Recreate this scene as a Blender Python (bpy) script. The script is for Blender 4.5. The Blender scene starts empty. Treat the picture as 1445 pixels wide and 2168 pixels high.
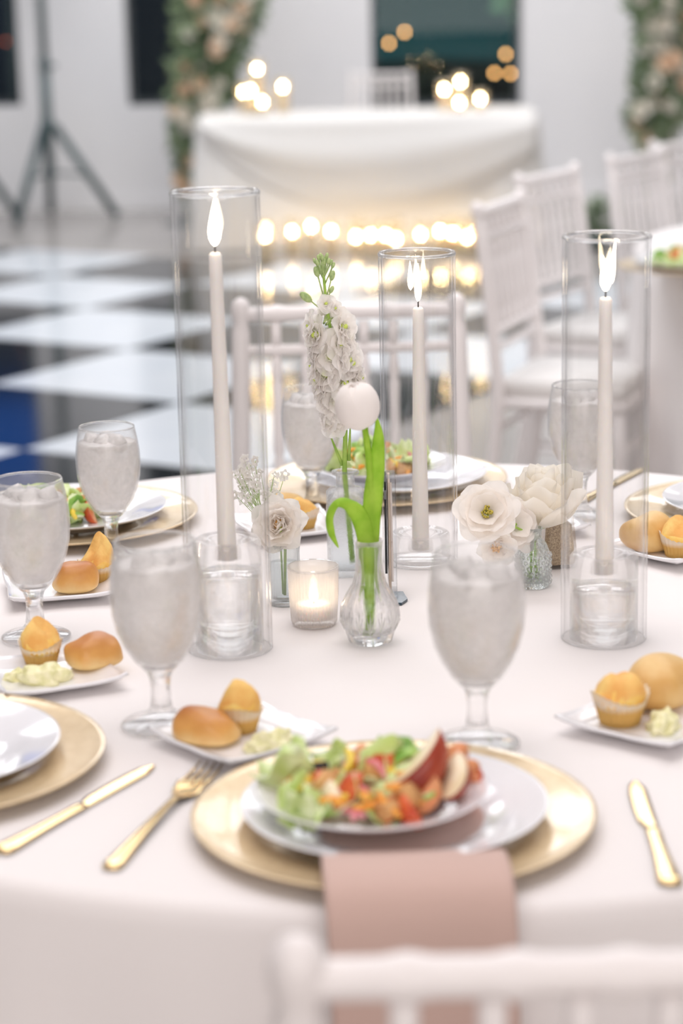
import bpy, bmesh, math, random
from mathutils import Vector, Matrix, noise
from math import sin, cos, pi, radians, sqrt, atan2, exp

random.seed(7)
sc = bpy.context.scene
COL = sc.collection

# ------------------------------------------------------------------ camera
FPX, TH, ROLL, CAMZ = 4555.0, radians(13.72), 0.021, 1.426
FW = Vector((0, cos(TH), -sin(TH)))
UP0 = Vector((0, sin(TH), cos(TH)))
RT0 = Vector((1, 0, 0))
RT = RT0 * cos(ROLL) - UP0 * sin(ROLL)
UP = UP0 * cos(ROLL) + RT0 * sin(ROLL)
CAMP = Vector((0, 0, CAMZ))
cam_d = bpy.data.cameras.new('camera')
cam = bpy.data.objects.new('camera', cam_d)
COL.objects.link(cam)
cam.matrix_world = Matrix(((RT.x, UP.x, -FW.x, 0), (RT.y, UP.y, -FW.y, 0), (RT.z, UP.z, -FW.z, CAMZ), (0, 0, 0, 1)))
cam_d.sensor_fit = 'VERTICAL'
cam_d.sensor_height = 36.0
cam_d.lens = FPX * 36.0 / 2168.0
cam_d.clip_start = 0.05
cam_d.dof.use_dof = True
cam_d.dof.focus_distance = 2.42
cam_d.dof.aperture_fstop = 3.2
cam_d.dof.aperture_blades = 8
sc.camera = cam

# ------------------------------------------------------------------ world, lights, exposure
w = bpy.data.worlds.new('night_sky'); sc.world = w; w.use_nodes = True
w.node_tree.nodes['Background'].inputs[0].default_value = (0.022, 0.105, 0.115, 1)
w.node_tree.nodes['Background'].inputs[1].default_value = 1.0


def area(name, loc, size, energy, color=(1, 1, 1), rot=(0, 0, 0), sizey=None):
    l = bpy.data.lights.new(name, 'AREA'); l.energy = energy; l.color = color
    l.shape = 'RECTANGLE'; l.size = size; l.size_y = sizey or size
    o = bpy.data.objects.new(name, l); o.location = loc; o.rotation_euler = rot
    COL.objects.link(o); return o


CEIL = 4.0
area('ceiling_lamp', (-0.3, 2.2, CEIL - .06), 3.6, 135, (1.0, .93, .93), sizey=2.4)
area('ceiling_lamp', (0.3, 5.2, CEIL - .06), 4.5, 230, (.97, .97, 1.0), sizey=2.4)
area('ceiling_lamp', (-0.8, 9.6, CEIL - .06), 5.5, 350, (.94, .97, 1.0), sizey=2.4)
area('ceiling_lamp', (0.6, 12.6, CEIL - .06), 5.5, 220, (.97, .97, 1.0), sizey=1.5)
# added soft frontal fill, an unseen light behind the camera
area('frontal_fill', (0.6, -2.9, 2.1), 4.6, 250, (1.0, .93, .90), rot=(radians(76), 0, 0), sizey=2.8)

sc.view_settings.view_transform = 'Standard'
sc.view_settings.look = 'None'
sc.view_settings.gamma = 1.0
sc.view_settings.use_curve_mapping = False
sc.view_settings.exposure = -0.97
cy = sc.cycles
cy.max_bounces = 16; cy.diffuse_bounces = 8; cy.glossy_bounces = 5
cy.transmission_bounces = 12; cy.transparent_max_bounces = 16
cy.sample_clamp_indirect = 6.0
cy.sample_clamp_direct = 0.0
cy.caustics_refractive = True; cy.caustics_reflective = False
cy.blur_glossy = 0.5
cy.use_denoising = True


# ------------------------------------------------------------------ helpers
def at(px, py, z):
    d = FW + RT * ((px - 722.5) / FPX) - UP * ((py - 1084) / FPX)
    return CAMP + d * ((z - CAMZ) / d.z)


def atY(px, py, Y):
    d = FW + RT * ((px - 722.5) / FPX) - UP * ((py - 1084) / FPX)
    return CAMP + d * (Y / d.y)


def empty(name, loc=(0, 0, 0), rz=0.0, label=None, cat=None, group=None, kind=None):
    o = bpy.data.objects.new(name, None); o.empty_display_size = .05
    o.location = loc; o.rotation_euler = (0, 0, rz); COL.objects.link(o)
    return tag(o, label, cat, group, kind)


def tag(o, label=None, cat=None, group=None, kind=None):
    if label: o['label'] = label
    if cat: o['category'] = cat
    if group: o['group'] = group
    if kind: o['kind'] = kind
    return o


def obj(name, bm, mats, parent=None, smooth=True, loc=None):
    if isinstance(bm, bmesh.types.BMesh):
        me = bpy.data.meshes.new(name); bm.to_mesh(me); bm.free()
        if not isinstance(mats, (list, tuple)): mats = [mats]
        for m in mats: me.materials.append(m)
        if smooth:
            for p in me.polygons: p.use_smooth = True
    else:
        me = bm
    o = bpy.data.objects.new(name, me); COL.objects.link(o)
    if parent is not None: o.parent = parent
    if loc is not None: o.location = loc
    return o


def copy_tree(src, parent=None):
    c = src.copy(); COL.objects.link(c)
    if parent is not None: c.parent = parent
    for ch in list(src.children): copy_tree(ch, c)
    return c


def box(bm, x0, x1, y0, y1, z0, z1, mi=0, M=None):
    vs = [bm.verts.new((x, y, z)) for x in (x0, x1) for y in (y0, y1) for z in (z0, z1)]
    if M is not None:
        for v in vs: v.co = M @ v.co
    for f in ((0, 1, 3, 2), (4, 6, 7, 5), (0, 4, 5, 1), (2, 3, 7, 6), (0, 2, 6, 4), (1, 5, 7, 3)):
        fc = bm.faces.new([vs[i] for i in f]); fc.material_index = mi
    return vs


def lathe(bm, prof, seg=40, ox=0, oy=0, mi=0, flute=None, close=False, zfun=None):
    rings = []
    for k, (r, z) in enumerate(prof):
        if r < 1e-6:
            rings.append([bm.verts.new((ox, oy, z))])
        else:
            ring = []
            for i in range(seg):
                a = 2 * pi * i / seg
                rr = r
                zz = z
                if flute: rr = flute(r, z, a, k)
                if zfun: zz = zfun(r, z, a, k)
                ring.append(bm.verts.new((ox + rr * cos(a), oy + rr * sin(a), zz)))
            rings.append(ring)
    if close: rings.append(rings[0])
    for A, B in zip(rings, rings[1:]):
        if len(A) == 1 and len(B) == 1: continue
        for i in range(seg):
            j = (i + 1) % seg
            if len(A) == 1: f = bm.faces.new((A[0], B[j], B[i]))
            elif len(B) == 1: f = bm.faces.new((A[i], A[j], B[0]))
            else: f = bm.faces.new((A[i], A[j], B[j], B[i]))
            f.material_index = mi
    return bm


def lat(prof, seg=40, **k):
    return lathe(bmesh.new(), prof, seg, **k)


def tube(bm, pts, rad, seg=8, mi=0, flat=1.0, cap=True):
    pts = [Vector(p) for p in pts]
    n = len(pts)
    if not isinstance(rad, (list, tuple)): rad = [rad] * n
    rings = []
    prev = None
    for i, p in enumerate(pts):
        t = (pts[min(i + 1, n - 1)] - pts[max(i - 1, 0)])
        if t.length < 1e-9: t = Vector((0, 0, 1))
        t.normalize()
        if prev is None:
            a = Vector((0, 0, 1)) if abs(t.z) < .9 else Vector((1, 0, 0))
            u = t.cross(a).normalized()
        else:
            u = (prev - t * prev.dot(t)).normalized()
        prev = u
        v = t.cross(u)
        rings.append([bm.verts.new(p + (u * cos(2 * pi * k / seg) + v * sin(2 * pi * k / seg) * flat) * rad[i]) for k in range(seg)])
    for A, B in zip(rings, rings[1:]):
        for k in range(seg):
            f = bm.faces.new((A[k], A[(k + 1) % seg], B[(k + 1) % seg], B[k])); f.material_index = mi
    if cap:
        f = bm.faces.new(rings[0][::-1]); f.material_index = mi
        f = bm.faces.new(rings[-1]); f.material_index = mi
    return bm


def grid(bm, fn, nu, nv, mi=0):
    g = [[bm.verts.new(fn(i / nu, j / nv)) for j in range(nv + 1)] for i in range(nu + 1)]
    for i in range(nu):
        for j in range(nv):
            f = bm.faces.new((g[i][j], g[i + 1][j], g[i + 1][j + 1], g[i][j + 1])); f.material_index = mi
    return g


def solidify(bm, t):
    bmesh.ops.recalc_face_normals(bm, faces=bm.faces)
    bmesh.ops.solidify(bm, geom=bm.faces[:], thickness=t)
    return bm


# ------------------------------------------------------------------ materials
MATS = {}


def mat(name, color=(.8, .8, .8), rough=.5, metal=0.0, spec=.5, emit=None, estr=0.0, trans=0.0, coat=0.0, sss=0.0):
    m = bpy.data.materials.new(name); m.use_nodes = True
    b = m.node_tree.nodes['Principled BSDF']
    b.inputs['Base Color'].default_value = (*color, 1)
    b.inputs['Roughness'].default_value = rough
    b.inputs['Metallic'].default_value = metal
    b.inputs['Specular IOR Level'].default_value = spec
    if coat: b.inputs['Coat Weight'].default_value = coat; b.inputs['Coat Roughness'].default_value = .05
    if emit: b.inputs['Emission Color'].default_value = (*emit, 1); b.inputs['Emission Strength'].default_value = estr
    if trans: b.inputs['Transmission Weight'].default_value = trans
    if sss: b.inputs['Subsurface Weight'].default_value = sss; b.inputs['Subsurface Radius'].default_value = (1.0, .7, .5); b.inputs['Subsurface Scale'].default_value = .02
    MATS[name] = m
    return m


def nz(m, c1, c2, scale=20, detail=3, bump=0.0, bscale=None, coord='Object', pos=(.35, .65), stretch=None):
    """noise-driven colour variation and fine relief"""
    nt = m.node_tree; N = nt.nodes; L = nt.links
    b = N['Principled BSDF']
    tc = N.new('ShaderNodeTexCoord')
    src = tc.outputs[coord]
    if stretch:
        mp = N.new('ShaderNodeMapping'); mp.inputs['Scale'].default_value = stretch
        L.new(src, mp.inputs[0]); src = mp.outputs[0]
    n = N.new('ShaderNodeTexNoise'); n.inputs['Scale'].default_value = scale; n.inputs['Detail'].default_value = detail
    L.new(src, n.inputs['Vector'])
    r = N.new('ShaderNodeValToRGB')
    r.color_ramp.elements[0].position = pos[0]; r.color_ramp.elements[1].position = pos[1]
    r.color_ramp.elements[0].color = (*c1, 1); r.color_ramp.elements[1].color = (*c2, 1)
    L.new(n.outputs['Fac'], r.inputs[0]); L.new(r.outputs[0], b.inputs['Base Color'])
    if bump:
        n2 = N.new('ShaderNodeTexNoise'); n2.inputs['Scale'].default_value = bscale or scale * 4
        L.new(src, n2.inputs['Vector'])
        bp = N.new('ShaderNodeBump'); bp.inputs['Strength'].default_value = bump; bp.inputs['Distance'].default_value = .002
        L.new(n2.outputs['Fac'], bp.inputs['Height']); L.new(bp.outputs[0], b.inputs['Normal'])
    return m


def fabric(name, c, tr=0.15, scale=900, bump=.12):
    m = mat(name, c, .85, spec=.15)
    nt = m.node_tree; N = nt.nodes; L = nt.links; b = N['Principled BSDF']
    b.inputs['Sheen Weight'].default_value = .15
    tc = N.new('ShaderNodeTexCoord'); n = N.new('ShaderNodeTexNoise'); n.inputs['Scale'].default_value = scale
    L.new(tc.outputs['Object'], n.inputs['Vector'])
    bp = N.new('ShaderNodeBump'); bp.inputs['Strength'].default_value = bump; bp.inputs['Distance'].default_value = .0006
    L.new(n.outputs['Fac'], bp.inputs['Height']); L.new(bp.outputs[0], b.inputs['Normal'])
    return m


def petal_mat(name, c1, c2, tr=.35, zscale=None):
    m = mat(name, c1, .6, spec=.2)
    nt = m.node_tree; N = nt.nodes; L = nt.links; b = N['Principled BSDF']; out = N['Material Output']
    nz(m, c1, c2, 60, 2)
    t = N.new('ShaderNodeBsdfTranslucent'); t.inputs[0].default_value = (*c2, 1)
    mx = N.new('ShaderNodeMixShader'); mx.inputs[0].default_value = tr
    L.new(b.outputs[0], mx.inputs[1]); L.new(t.outputs[0], mx.inputs[2]); L.new(mx.outputs[0], out.inputs[0])
    return m


def glass_real(name, ior=1.48, rough=0.0, color=(1, 1, 1), bump=0.0, bscale=40, kind='noise', clear=0.0):
    m = bpy.data.materials.new(name); m.use_nodes = True
    nt = m.node_tree; N = nt.nodes; L = nt.links
    N.remove(N['Principled BSDF'])
    g = N.new('ShaderNodeBsdfGlass'); g.inputs['IOR'].default_value = ior; g.inputs['Roughness'].default_value = rough
    g.inputs['Color'].default_value = (*color, 1)
    last = g.outputs[0]
    if bump:
        tc = N.new('ShaderNodeTexCoord')
        if kind == 'noise':
            n = N.new('ShaderNodeTexNoise'); h = n.outputs['Fac']
        else:
            n = N.new('ShaderNodeTexVoronoi'); h = n.outputs['Distance']
        n.inputs['Scale'].default_value = bscale
        L.new(tc.outputs['Object'], n.inputs['Vector'])
        bp = N.new('ShaderNodeBump'); bp.inputs['Strength'].default_value = bump; bp.inputs['Distance'].default_value = .001
        L.new(h, bp.inputs['Height']); L.new(bp.outputs[0], g.inputs['Normal'])
    if clear:
        t = N.new('ShaderNodeBsdfTransparent'); mx = N.new('ShaderNodeMixShader'); mx.inputs[0].default_value = clear
        L.new(last, mx.inputs[1]); L.new(t.outputs[0], mx.inputs[2]); last = mx.outputs[0]
    L.new(last, N['Material Output'].inputs[0])
    return m


def glass_thin(name, tint=(1, 1, 1), frost=0.0, frostcol=(.85, .84, .84), rough=0.0, boost=1.0):
    """thin glass sheet: clear, mirror-like by Fresnel, optionally frosted"""
    m = bpy.data.materials.new(name); m.use_nodes = True
    nt = m.node_tree; N = nt.nodes; L = nt.links
    N.remove(N['Principled BSDF'])
    t = N.new('ShaderNodeBsdfTransparent'); t.inputs[0].default_value = (*tint, 1)
    g = N.new('ShaderNodeBsdfGlossy'); g.inputs['Roughness'].default_value = rough
    lw = N.new('ShaderNodeLayerWeight'); lw.inputs['Blend'].default_value = .5
    pw = N.new('ShaderNodeMath'); pw.operation = 'POWER'; pw.inputs[1].default_value = 4.0
    L.new(lw.outputs['Facing'], pw.inputs[0])
    mu = N.new('ShaderNodeMath'); mu.operation = 'MULTIPLY_ADD'; mu.inputs[1].default_value = .75 * boost; mu.inputs[2].default_value = .035 * boost; mu.use_clamp = True
    L.new(pw.outputs[0], mu.inputs[0])
    mx = N.new('ShaderNodeMixShader'); L.new(mu.outputs[0], mx.inputs[0])
    base = t.outputs[0]
    if frost:
        d = N.new('ShaderNodeBsdfDiffuse'); d.inputs[0].default_value = (*frostcol, 1)
        tl = N.new('ShaderNodeBsdfTranslucent'); tl.inputs[0].default_value = (*frostcol, 1)
        a = N.new('ShaderNodeMixShader'); a.inputs[0].default_value = .5
        L.new(d.outputs[0], a.inputs[1]); L.new(tl.outputs[0], a.inputs[2])
        b = N.new('ShaderNodeMixShader'); b.inputs[0].default_value = frost
        L.new(t.outputs[0], b.inputs[1]); L.new(a.outputs[0], b.inputs[2]); base = b.outputs[0]
    L.new(base, mx.inputs[1]); L.new(g.outputs[0], mx.inputs[2])
    L.new(mx.outputs[0], N['Material Output'].inputs[0])
    return m


def emis(name, c, s):
    m = bpy.data.materials.new(name); m.use_nodes = True
    N = m.node_tree.nodes; N.remove(N['Principled BSDF'])
    e = N.new('ShaderNodeEmission'); e.inputs[0].default_value = (*c, 1); e.inputs[1].default_value = s
    m.node_tree.links.new(e.outputs[0], N['Material Output'].inputs[0])
    return m


def ice_mat():
    m = bpy.data.materials.new('ice_water'); m.use_nodes = True
    nt = m.node_tree; N = nt.nodes; L = nt.links
    N.remove(N['Principled BSDF'])
    tc = N.new('ShaderNodeTexCoord')
    vo = N.new('ShaderNodeTexNoise'); vo.inputs['Scale'].default_value = 42; vo.inputs['Detail'].default_value = 4
    L.new(tc.outputs['Object'], vo.inputs['Vector'])
    bp = N.new('ShaderNodeBump'); bp.inputs['Strength'].default_value = .8; bp.inputs['Distance'].default_value = .004
    L.new(vo.outputs['Fac'], bp.inputs['Height'])
    g = N.new('ShaderNodeBsdfGlass'); g.inputs['IOR'].default_value = 1.2; g.inputs['Roughness'].default_value = .18
    L.new(bp.outputs[0], g.inputs['Normal'])
    d = N.new('ShaderNodeBsdfDiffuse'); d.inputs[0].default_value = (.93, .91, .90, 1); L.new(bp.outputs[0], d.inputs['Normal'])
    tl = N.new('ShaderNodeBsdfTranslucent'); tl.inputs[0].default_value = (.95, .93, .92, 1)
    a = N.new('ShaderNodeMixShader'); a.inputs[0].default_value = .3
    L.new(d.outputs[0], a.inputs[1]); L.new(tl.outputs[0], a.inputs[2])
    r = N.new('ShaderNodeMapRange'); r.inputs[1].default_value = .35; r.inputs[2].default_value = .65
    r.inputs[3].default_value = .42; r.inputs[4].default_value = .80
    L.new(vo.outputs['Fac'], r.inputs[0])
    b = N.new('ShaderNodeMixShader'); L.new(r.outputs[0], b.inputs[0])
    L.new(g.outputs[0], b.inputs[1]); L.new(a.outputs[0], b.inputs[2])
    L.new(b.outputs[0], N['Material Output'].inputs[0])
    return m


M_WALL = nz(mat('wall_paint', (.80, .79, .80), .8, spec=.2), (.78, .775, .79), (.82, .81, .815), 1.2, 3, .03, 200)
M_CEIL = mat('ceiling_paint', (.75, .75, .75), .9)
M_FLOOR = nz(mat('polished_concrete', (.4, .38, .36), .22, spec=.5), (.34, .315, .30), (.44, .41, .385), .8, 5)
M_FRAME = mat('window_frame', (.05, .06, .065), .4)
M_PANE = glass_thin('window_glass', (.92, .95, .95), boost=.45)
M_TW = nz(mat('white_tile', (.72, .75, .79), .16, spec=.5), (.70, .74, .79), (.75, .78, .82), 3, 3)
M_TB = mat('black_tile', (.012, .014, .016), .10, spec=.5)
M_CLOTH = fabric('white_tablecloth', (.84, .805, .795))
M_CLOTH2 = fabric('sheer_white_cloth', (.74, .715, .69))
M_CHAIR = mat('white_chair_paint', (.83, .79, .78), .35, spec=.5)
M_CUSH = fabric('white_cushion', (.80, .78, .76))
M_GOLDP = nz(mat('champagne_charger', (.72, .52, .27), .28, metal=.35, spec=.6, coat=.6), (.70, .53, .31), (.77, .60, .37), 90, 3)
M_GOLD = mat('gold_cutlery', (.86, .66, .36), .16, metal=1.0)
M_PORC = mat('white_porcelain', (.84, .84, .87), .12, spec=.6, coat=.5)
M_NAP = fabric('blush_napkin', (.60, .43, .375), scale=1200)
M_WAX = mat('ivory_wax', (.96, .90, .86), .45, spec=.4, sss=.35)
M_WICK = mat('burnt_wick', (.03, .02, .02), .8)
M_FLAME = emis('candle_flame', (1, .80, .55), 48)
M_FLAMET = emis('tealight_flame', (1, .80, .55), 60)
M_FLAMEF = emis('distant_candle_flame', (1, .76, .42), 360)
M_AMBER_REFL = emis('amber_reflection_glow', (1, .50, .17), 24)
M_HURR = glass_thin('hurricane_glass', (.985, .985, .985), boost=1.15)
M_SOLID = glass_real('clear_solid_glass', 1.42, clear=.62)
M_STEM = glass_real('goblet_glass', 1.42, clear=.45)
M_BOWL = glass_thin('misted_bowl_glass', (.99, .99, .99), frost=.10, frostcol=(.95, .94, .93), rough=.22, boost=1.0)
M_ICE = ice_mat()
M_RIB = glass_thin('ribbed_glass', (.95, .965, .97), frost=.10, boost=1.8)
M_RIBV = glass_thin('ribbed_votive_glass', (.99, .97, .95), frost=.30, frostcol=(.97, .94, .92), boost=1.3)
M_CUT = glass_real('cut_crystal', 1.5, clear=.35)
M_TEX = glass_real('hobnail_glass', 1.45, bump=.9, bscale=230, kind='voronoi', clear=.35, color=(.94, .97, .97))
M_SQ = glass_real('patterned_glass', 1.40, bump=.6, bscale=520, clear=.45, color=(.95, .96, .97))
M_WATER = glass_thin('vase_water', (.93, .95, .955), boost=.6)
M_GREEN = nz(mat('stem_green', (.30, .50, .06), .5, spec=.3), (.25, .44, .07), (.42, .60, .13), 60)
M_LEAF = petal_mat('tulip_leaf_green', (.34, .60, .05), (.52, .76, .10), .35)
M_BUD = nz(mat('bud_green', (.35, .48, .16), .6), (.30, .42, .16), (.50, .62, .28), 200)
M_STOCK = petal_mat('stock_petal_white', (.95, .93, .92), (.98, .96, .94), .5)
M_STOCKC = mat('stock_centre_green', (.62, .75, .15), .6)
M_TULIP = petal_mat('tulip_petal_white', (.95, .92, .90), (.97, .94, .92), .3)
M_ROSE = petal_mat('rose_petal_ivory', (.97, .94, .88), (.98, .95, .89), .45)
M_LIS = petal_mat('lisianthus_petal', (.97, .94, .90), (.98, .95, .92), .45)
M_PEACH = petal_mat('peach_petal', (.90, .70, .52), (.92, .78, .62), .3)
M_YC = nz(mat('yellow_flower_centre', (.50, .42, .05), .8), (.35, .32, .04), (.65, .52, .10), 300)
M_AMBER = mat('amber_flower_centre', (.75, .42, .10), .7)
M_GYP = petal_mat('gypsophila_white', (.90, .88, .84), (.95, .93, .90), .3)
M_PEPPER = nz(mat('ground_pepper', (.36, .26, .15), .9), (.20, .13, .07), (.50, .38, .24), 700, 2)
M_CHROME = mat('chrome', (.75, .75, .76), .15, metal=1)
M_BLACKA = mat('black_acrylic', (.01, .012, .015), .08)
M_NAVYA = mat('dark_blue_mirror_acrylic', (.008, .035, .06), .08)
M_WOOD = nz(mat('pale_wood', (.55, .43, .34), .5), (.50, .39, .30), (.62, .49, .40), 60)
M_WOODL = mat('pale_acrylic', (.78, .70, .66), .2)
M_CLEARA = glass_thin('clear_acrylic', (.93, .94, .95), boost=1.3)


def crust_mat():
    m = mat('bread_crust', (.6, .3, .1), .38, spec=.4)
    nt = m.node_tree; N = nt.nodes; L = nt.links; b = N['Principled BSDF']
    tc = N.new('ShaderNodeTexCoord'); sp = N.new('ShaderNodeSeparateXYZ'); L.new(tc.outputs['Object'], sp.inputs[0])
    n = N.new('ShaderNodeTexNoise'); n.inputs['Scale'].default_value = 45; n.inputs['Detail'].default_value = 4
    L.new(tc.outputs['Object'], n.inputs['Vector'])
    ad = N.new('ShaderNodeMath'); ad.operation = 'MULTIPLY_ADD'; ad.inputs[1].default_value = .018
    L.new(n.outputs['Fac'], ad.inputs[0]); L.new(sp.outputs['Z'], ad.inputs[2])
    mr = N.new('ShaderNodeMapRange'); mr.inputs[1].default_value = .014; mr.inputs[2].default_value = .044
    L.new(ad.outputs[0], mr.inputs[0])
    r = N.new('ShaderNodeValToRGB'); e = r.color_ramp.elements
    e[0].position = 0; e[0].color = (.86, .64, .30, 1)
    e[1].position = 1; e[1].color = (.50, .18, .045, 1)
    x = e.new(.45); x.color = (.74, .38, .11, 1)
    L.new(mr.outputs[0], r.inputs[0]); L.new(r.outputs[0], b.inputs['Base Color'])
    return m


M_CRUST = crust_mat()
M_CRUST2 = nz(mat('pale_bread_crust', (.75, .5, .22), .45, spec=.35), (.66, .38, .12), (.82, .60, .28), 25, 4)
M_CAKE = nz(mat('yellow_corn_cake', (.85, .56, .13), .75), (.86, .50, .10), (.92, .70, .24), 60, 4, .3, 200)
M_CAKET = nz(mat('browned_cake_top', (.85, .46, .12), .7), (.80, .40, .10), (.93, .66, .22), 45, 4, .4, 160)
M_PAPER = mat('white_baking_paper', (.95, .90, .82), .8)
_nt = M_PAPER.node_tree; _tc = _nt.nodes.new('ShaderNodeTexCoord'); _sp = _nt.nodes.new('ShaderNodeSeparateXYZ'); _r = _nt.nodes.new('ShaderNodeValToRGB')
_nt.links.new(_tc.outputs['Generated'], _sp.inputs[0]); _nt.links.new(_sp.outputs['Z'], _r.inputs[0])
_r.color_ramp.elements[0].position = .45; _r.color_ramp.elements[0].color = (.90, .66, .22, 1)
_r.color_ramp.elements[1].position = .62; _r.color_ramp.elements[1].color = (.97, .92, .82, 1)
_nt.links.new(_r.outputs[0], _nt.nodes['Principled BSDF'].inputs['Base Color'])
M_BUTTER = nz(mat('herb_butter', (.85, .80, .48), .5), (.74, .72, .36), (.90, .85, .56), 120, 3, .3, 300)


def food(n, a, b, r=.3, s=60): return nz(mat(n, a, r, spec=.4), a, b, s)


M_LET = food('lettuce_pale', (.55, .70, .22), (.80, .88, .55), .45)
M_LETD = food('lettuce_green', (.16, .38, .06), (.42, .62, .14), .45)
M_TOM = food('tomato_red', (.55, .07, .03), (.75, .16, .05))
M_TOMI = food('tomato_flesh', (.78, .25, .10), (.88, .45, .22))
M_BEET = food('dark_red_skin', (.26, .03, .02), (.42, .07, .03), .25)
M_CREAM = food('cream_flesh', (.90, .72, .45), (.95, .84, .62))
M_CARR = food('orange_carrot', (.90, .36, .05), (.95, .52, .12), .5)
M_CHEE = food('yellow_cheese', (.92, .66, .06), (.95, .78, .22), .5)
M_CROU = food('crouton_brown', (.55, .26, .09), (.76, .46, .20), .8)
M_ONI = food('pink_onion', (.72, .16, .22), (.88, .52, .52), .35)
M_OLI = food('black_olive', (.02, .02, .02), (.06, .05, .05), .25)
M_CUKE = food('cucumber', (.70, .80, .45), (.88, .92, .70), .3)
M_GFL = petal_mat('garland_white', (.80, .78, .70), (.88, .84, .76), .25)
M_GPE = petal_mat('garland_peach', (.84, .60, .42), (.90, .74, .58), .25)
M_GLV = nz(mat('garland_leaf', (.14, .22, .10), .6), (.09, .16, .08), (.30, .38, .22), 4, 2)
M_TRI = mat('tripod_metal', (.09, .125, .13), .4, metal=.3)
M_HEDGE = nz(mat('hedge', (.015, .03, .02), .8), (.008, .02, .015), (.03, .06, .035), 6)
M_BLUE = emis('added_blue_glow', (.02, .22, 1.0), 1.1)  # glow of the added panel outside the left window
M_GARD = mat('garden_ground', (.02, .03, .03), .9)


# ------------------------------------------------------------------ room
RX0, RX1, RY0, RY1 = -6.5, 6.5, -4.0, 14.5
def slab(name, dims, m, kind='structure'):
    bm = bmesh.new(); box(bm, *dims); bmesh.ops.recalc_face_normals(bm, faces=bm.faces)
    o = obj(name, bm, m, smooth=False); o['kind'] = kind; return o


tag(slab('floor', (RX0, RX1, RY0, RY1, -.1, 0), M_FLOOR), 'glossy grey beige polished concrete hall floor')
tag(slab('ceiling', (RX0, RX1, RY0, RY1 + .25, CEIL, CEIL + .1), M_CEIL), 'plain white hall ceiling')
tag(slab('wall_left', (RX0 - .2, RX0, RY0, RY1 + .25, 0, CEIL), M_WALL), 'plain pale grey wall on the left')
tag(slab('wall_right', (RX1, RX1 + .2, RY0, RY1 + .25, 0, CEIL), M_WALL), 'plain pale grey wall on the right')
tag(slab('wall_front', (RX0 - .2, RX1 + .2, RY0 - .2, RY0, 0, CEIL), M_WALL), 'plain pale grey wall behind the viewpoint')
WINS = [(-3.9, -2.06, .70, 2.6), (-1.36, -.62, .68, 2.6), (.26, 1.255, .63, 2.6), (3.0, 4.0, .65, 2.6)]
bm = bmesh.new()
xs = [RX0]
for a, b, z0, z1 in WINS:
    box(bm, xs[-1], a, RY1, RY1 + .25, 0, CEIL)
    box(bm, a, b, RY1, RY1 + .25, 0, z0); box(bm, a, b, RY1, RY1 + .25, z1, CEIL)
    xs.append(b)
box(bm, xs[-1], RX1, RY1, RY1 + .25, 0, CEIL)
bmesh.ops.recalc_face_normals(bm, faces=bm.faces)
tag(obj('wall_back', bm, M_WALL, smooth=False), 'pale lilac grey far wall with deep dark window openings', kind='structure')
for k, (a, b, z0, z1) in enumerate(WINS):
    e = empty('window_%d' % (k + 1), ((a + b) / 2, RY1 + .2, z0), 0,
              ['dark window at the left edge of the photo', 'dark window half hidden by the left flower garland',
               'dark teal window behind the far head table', 'dark window beyond the right garland'][k], None, None, 'structure')
    hw = (b - a) / 2; h = z1 - z0; t = .035
    bm = bmesh.new()
    box(bm, -hw, -hw + t, -.03, .03, 0, h); box(bm, hw - t, hw, -.03, .03, 0, h)
    box(bm, -hw + t, hw - t, -.03, .03, 0, t); box(bm, -hw + t, hw - t, -.03, .03, h - t, h)
    bmesh.ops.recalc_face_normals(bm, faces=bm.faces)
    obj('window_frame', bm, M_FRAME, e, smooth=False)
    bm = bmesh.new(); box(bm, -hw + t, hw - t, -.004, .004, t, h - t); bmesh.ops.recalc_face_normals(bm, faces=bm.faces)
    obj('window_pane', bm, M_PANE, e, smooth=False)
bm = bmesh.new(); box(bm, RX0, RX1, RY1 - .015, RY1 - .001, 0, .09); bmesh.ops.recalc_face_normals(bm, faces=bm.faces)
tag(obj('baseboard_back', bm, M_WALL, smooth=False), 'low pale baseboard along the far wall', kind='structure')
# outside
bm = bmesh.new(); box(bm, -9, 9, RY1 + .25, 24, -.1, -.02)
tag(obj('garden_ground', bm, M_GARD, smooth=False), 'dark ground outside the windows', kind='structure')
def hedge_f(u, v):
    x = -8 + 16 * u; z = v * (.84 + .2 * noise.noise(Vector((x * .7, 3, 0))))
    return Vector((x, 17.6 - .7 * sin(pi * v * .5) * 0 + .15 * noise.noise(Vector((x * 3, z * 3, 1))), z - .02))
bm = bmesh.new(); grid(bm, hedge_f, 120, 10)
bmesh.ops.recalc_face_normals(bm, faces=bm.faces)
bmesh.ops.solidify(bm, geom=bm.faces[:], thickness=.5)
tag(obj('clipped_hedge', bm, M_HEDGE), 'dark clipped hedge outside beyond the far windows', 'hedge')
bm = bmesh.new(); box(bm, -1.0, 1.0, -.06, .06, 0, 1.2); bmesh.ops.recalc_face_normals(bm, faces=bm.faces)
e = empty('added_blue_panel', (-3.15, 15.5, 1.48), 0, 'glowing blue panel added outside the leftmost window for the blue floor reflections', 'sign')
obj('light_panel', bm, M_BLUE, e, smooth=False)  # added glowing panel on posts, gives the dark tiles their blue reflection
bm = bmesh.new()
for sx in (-.9, .9): box(bm, sx - .03, sx + .03, -.03, .03, -1.50, 0)
obj('post', bm, M_TRI, e, smooth=False)

bm = bmesh.new(); box(bm, -8, -.15, 16.6, 16.9, -.02, 3.2); bmesh.ops.recalc_face_normals(bm, faces=bm.faces)
tag(obj('added_dark_wall', bm, mat('added_wall_slate', (.05, .065, .078), .9), smooth=False), 'dark slate wall added outside the two left windows to darken them', 'wall')  # wall added to hide the teal sky and darken the two left windows

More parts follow.
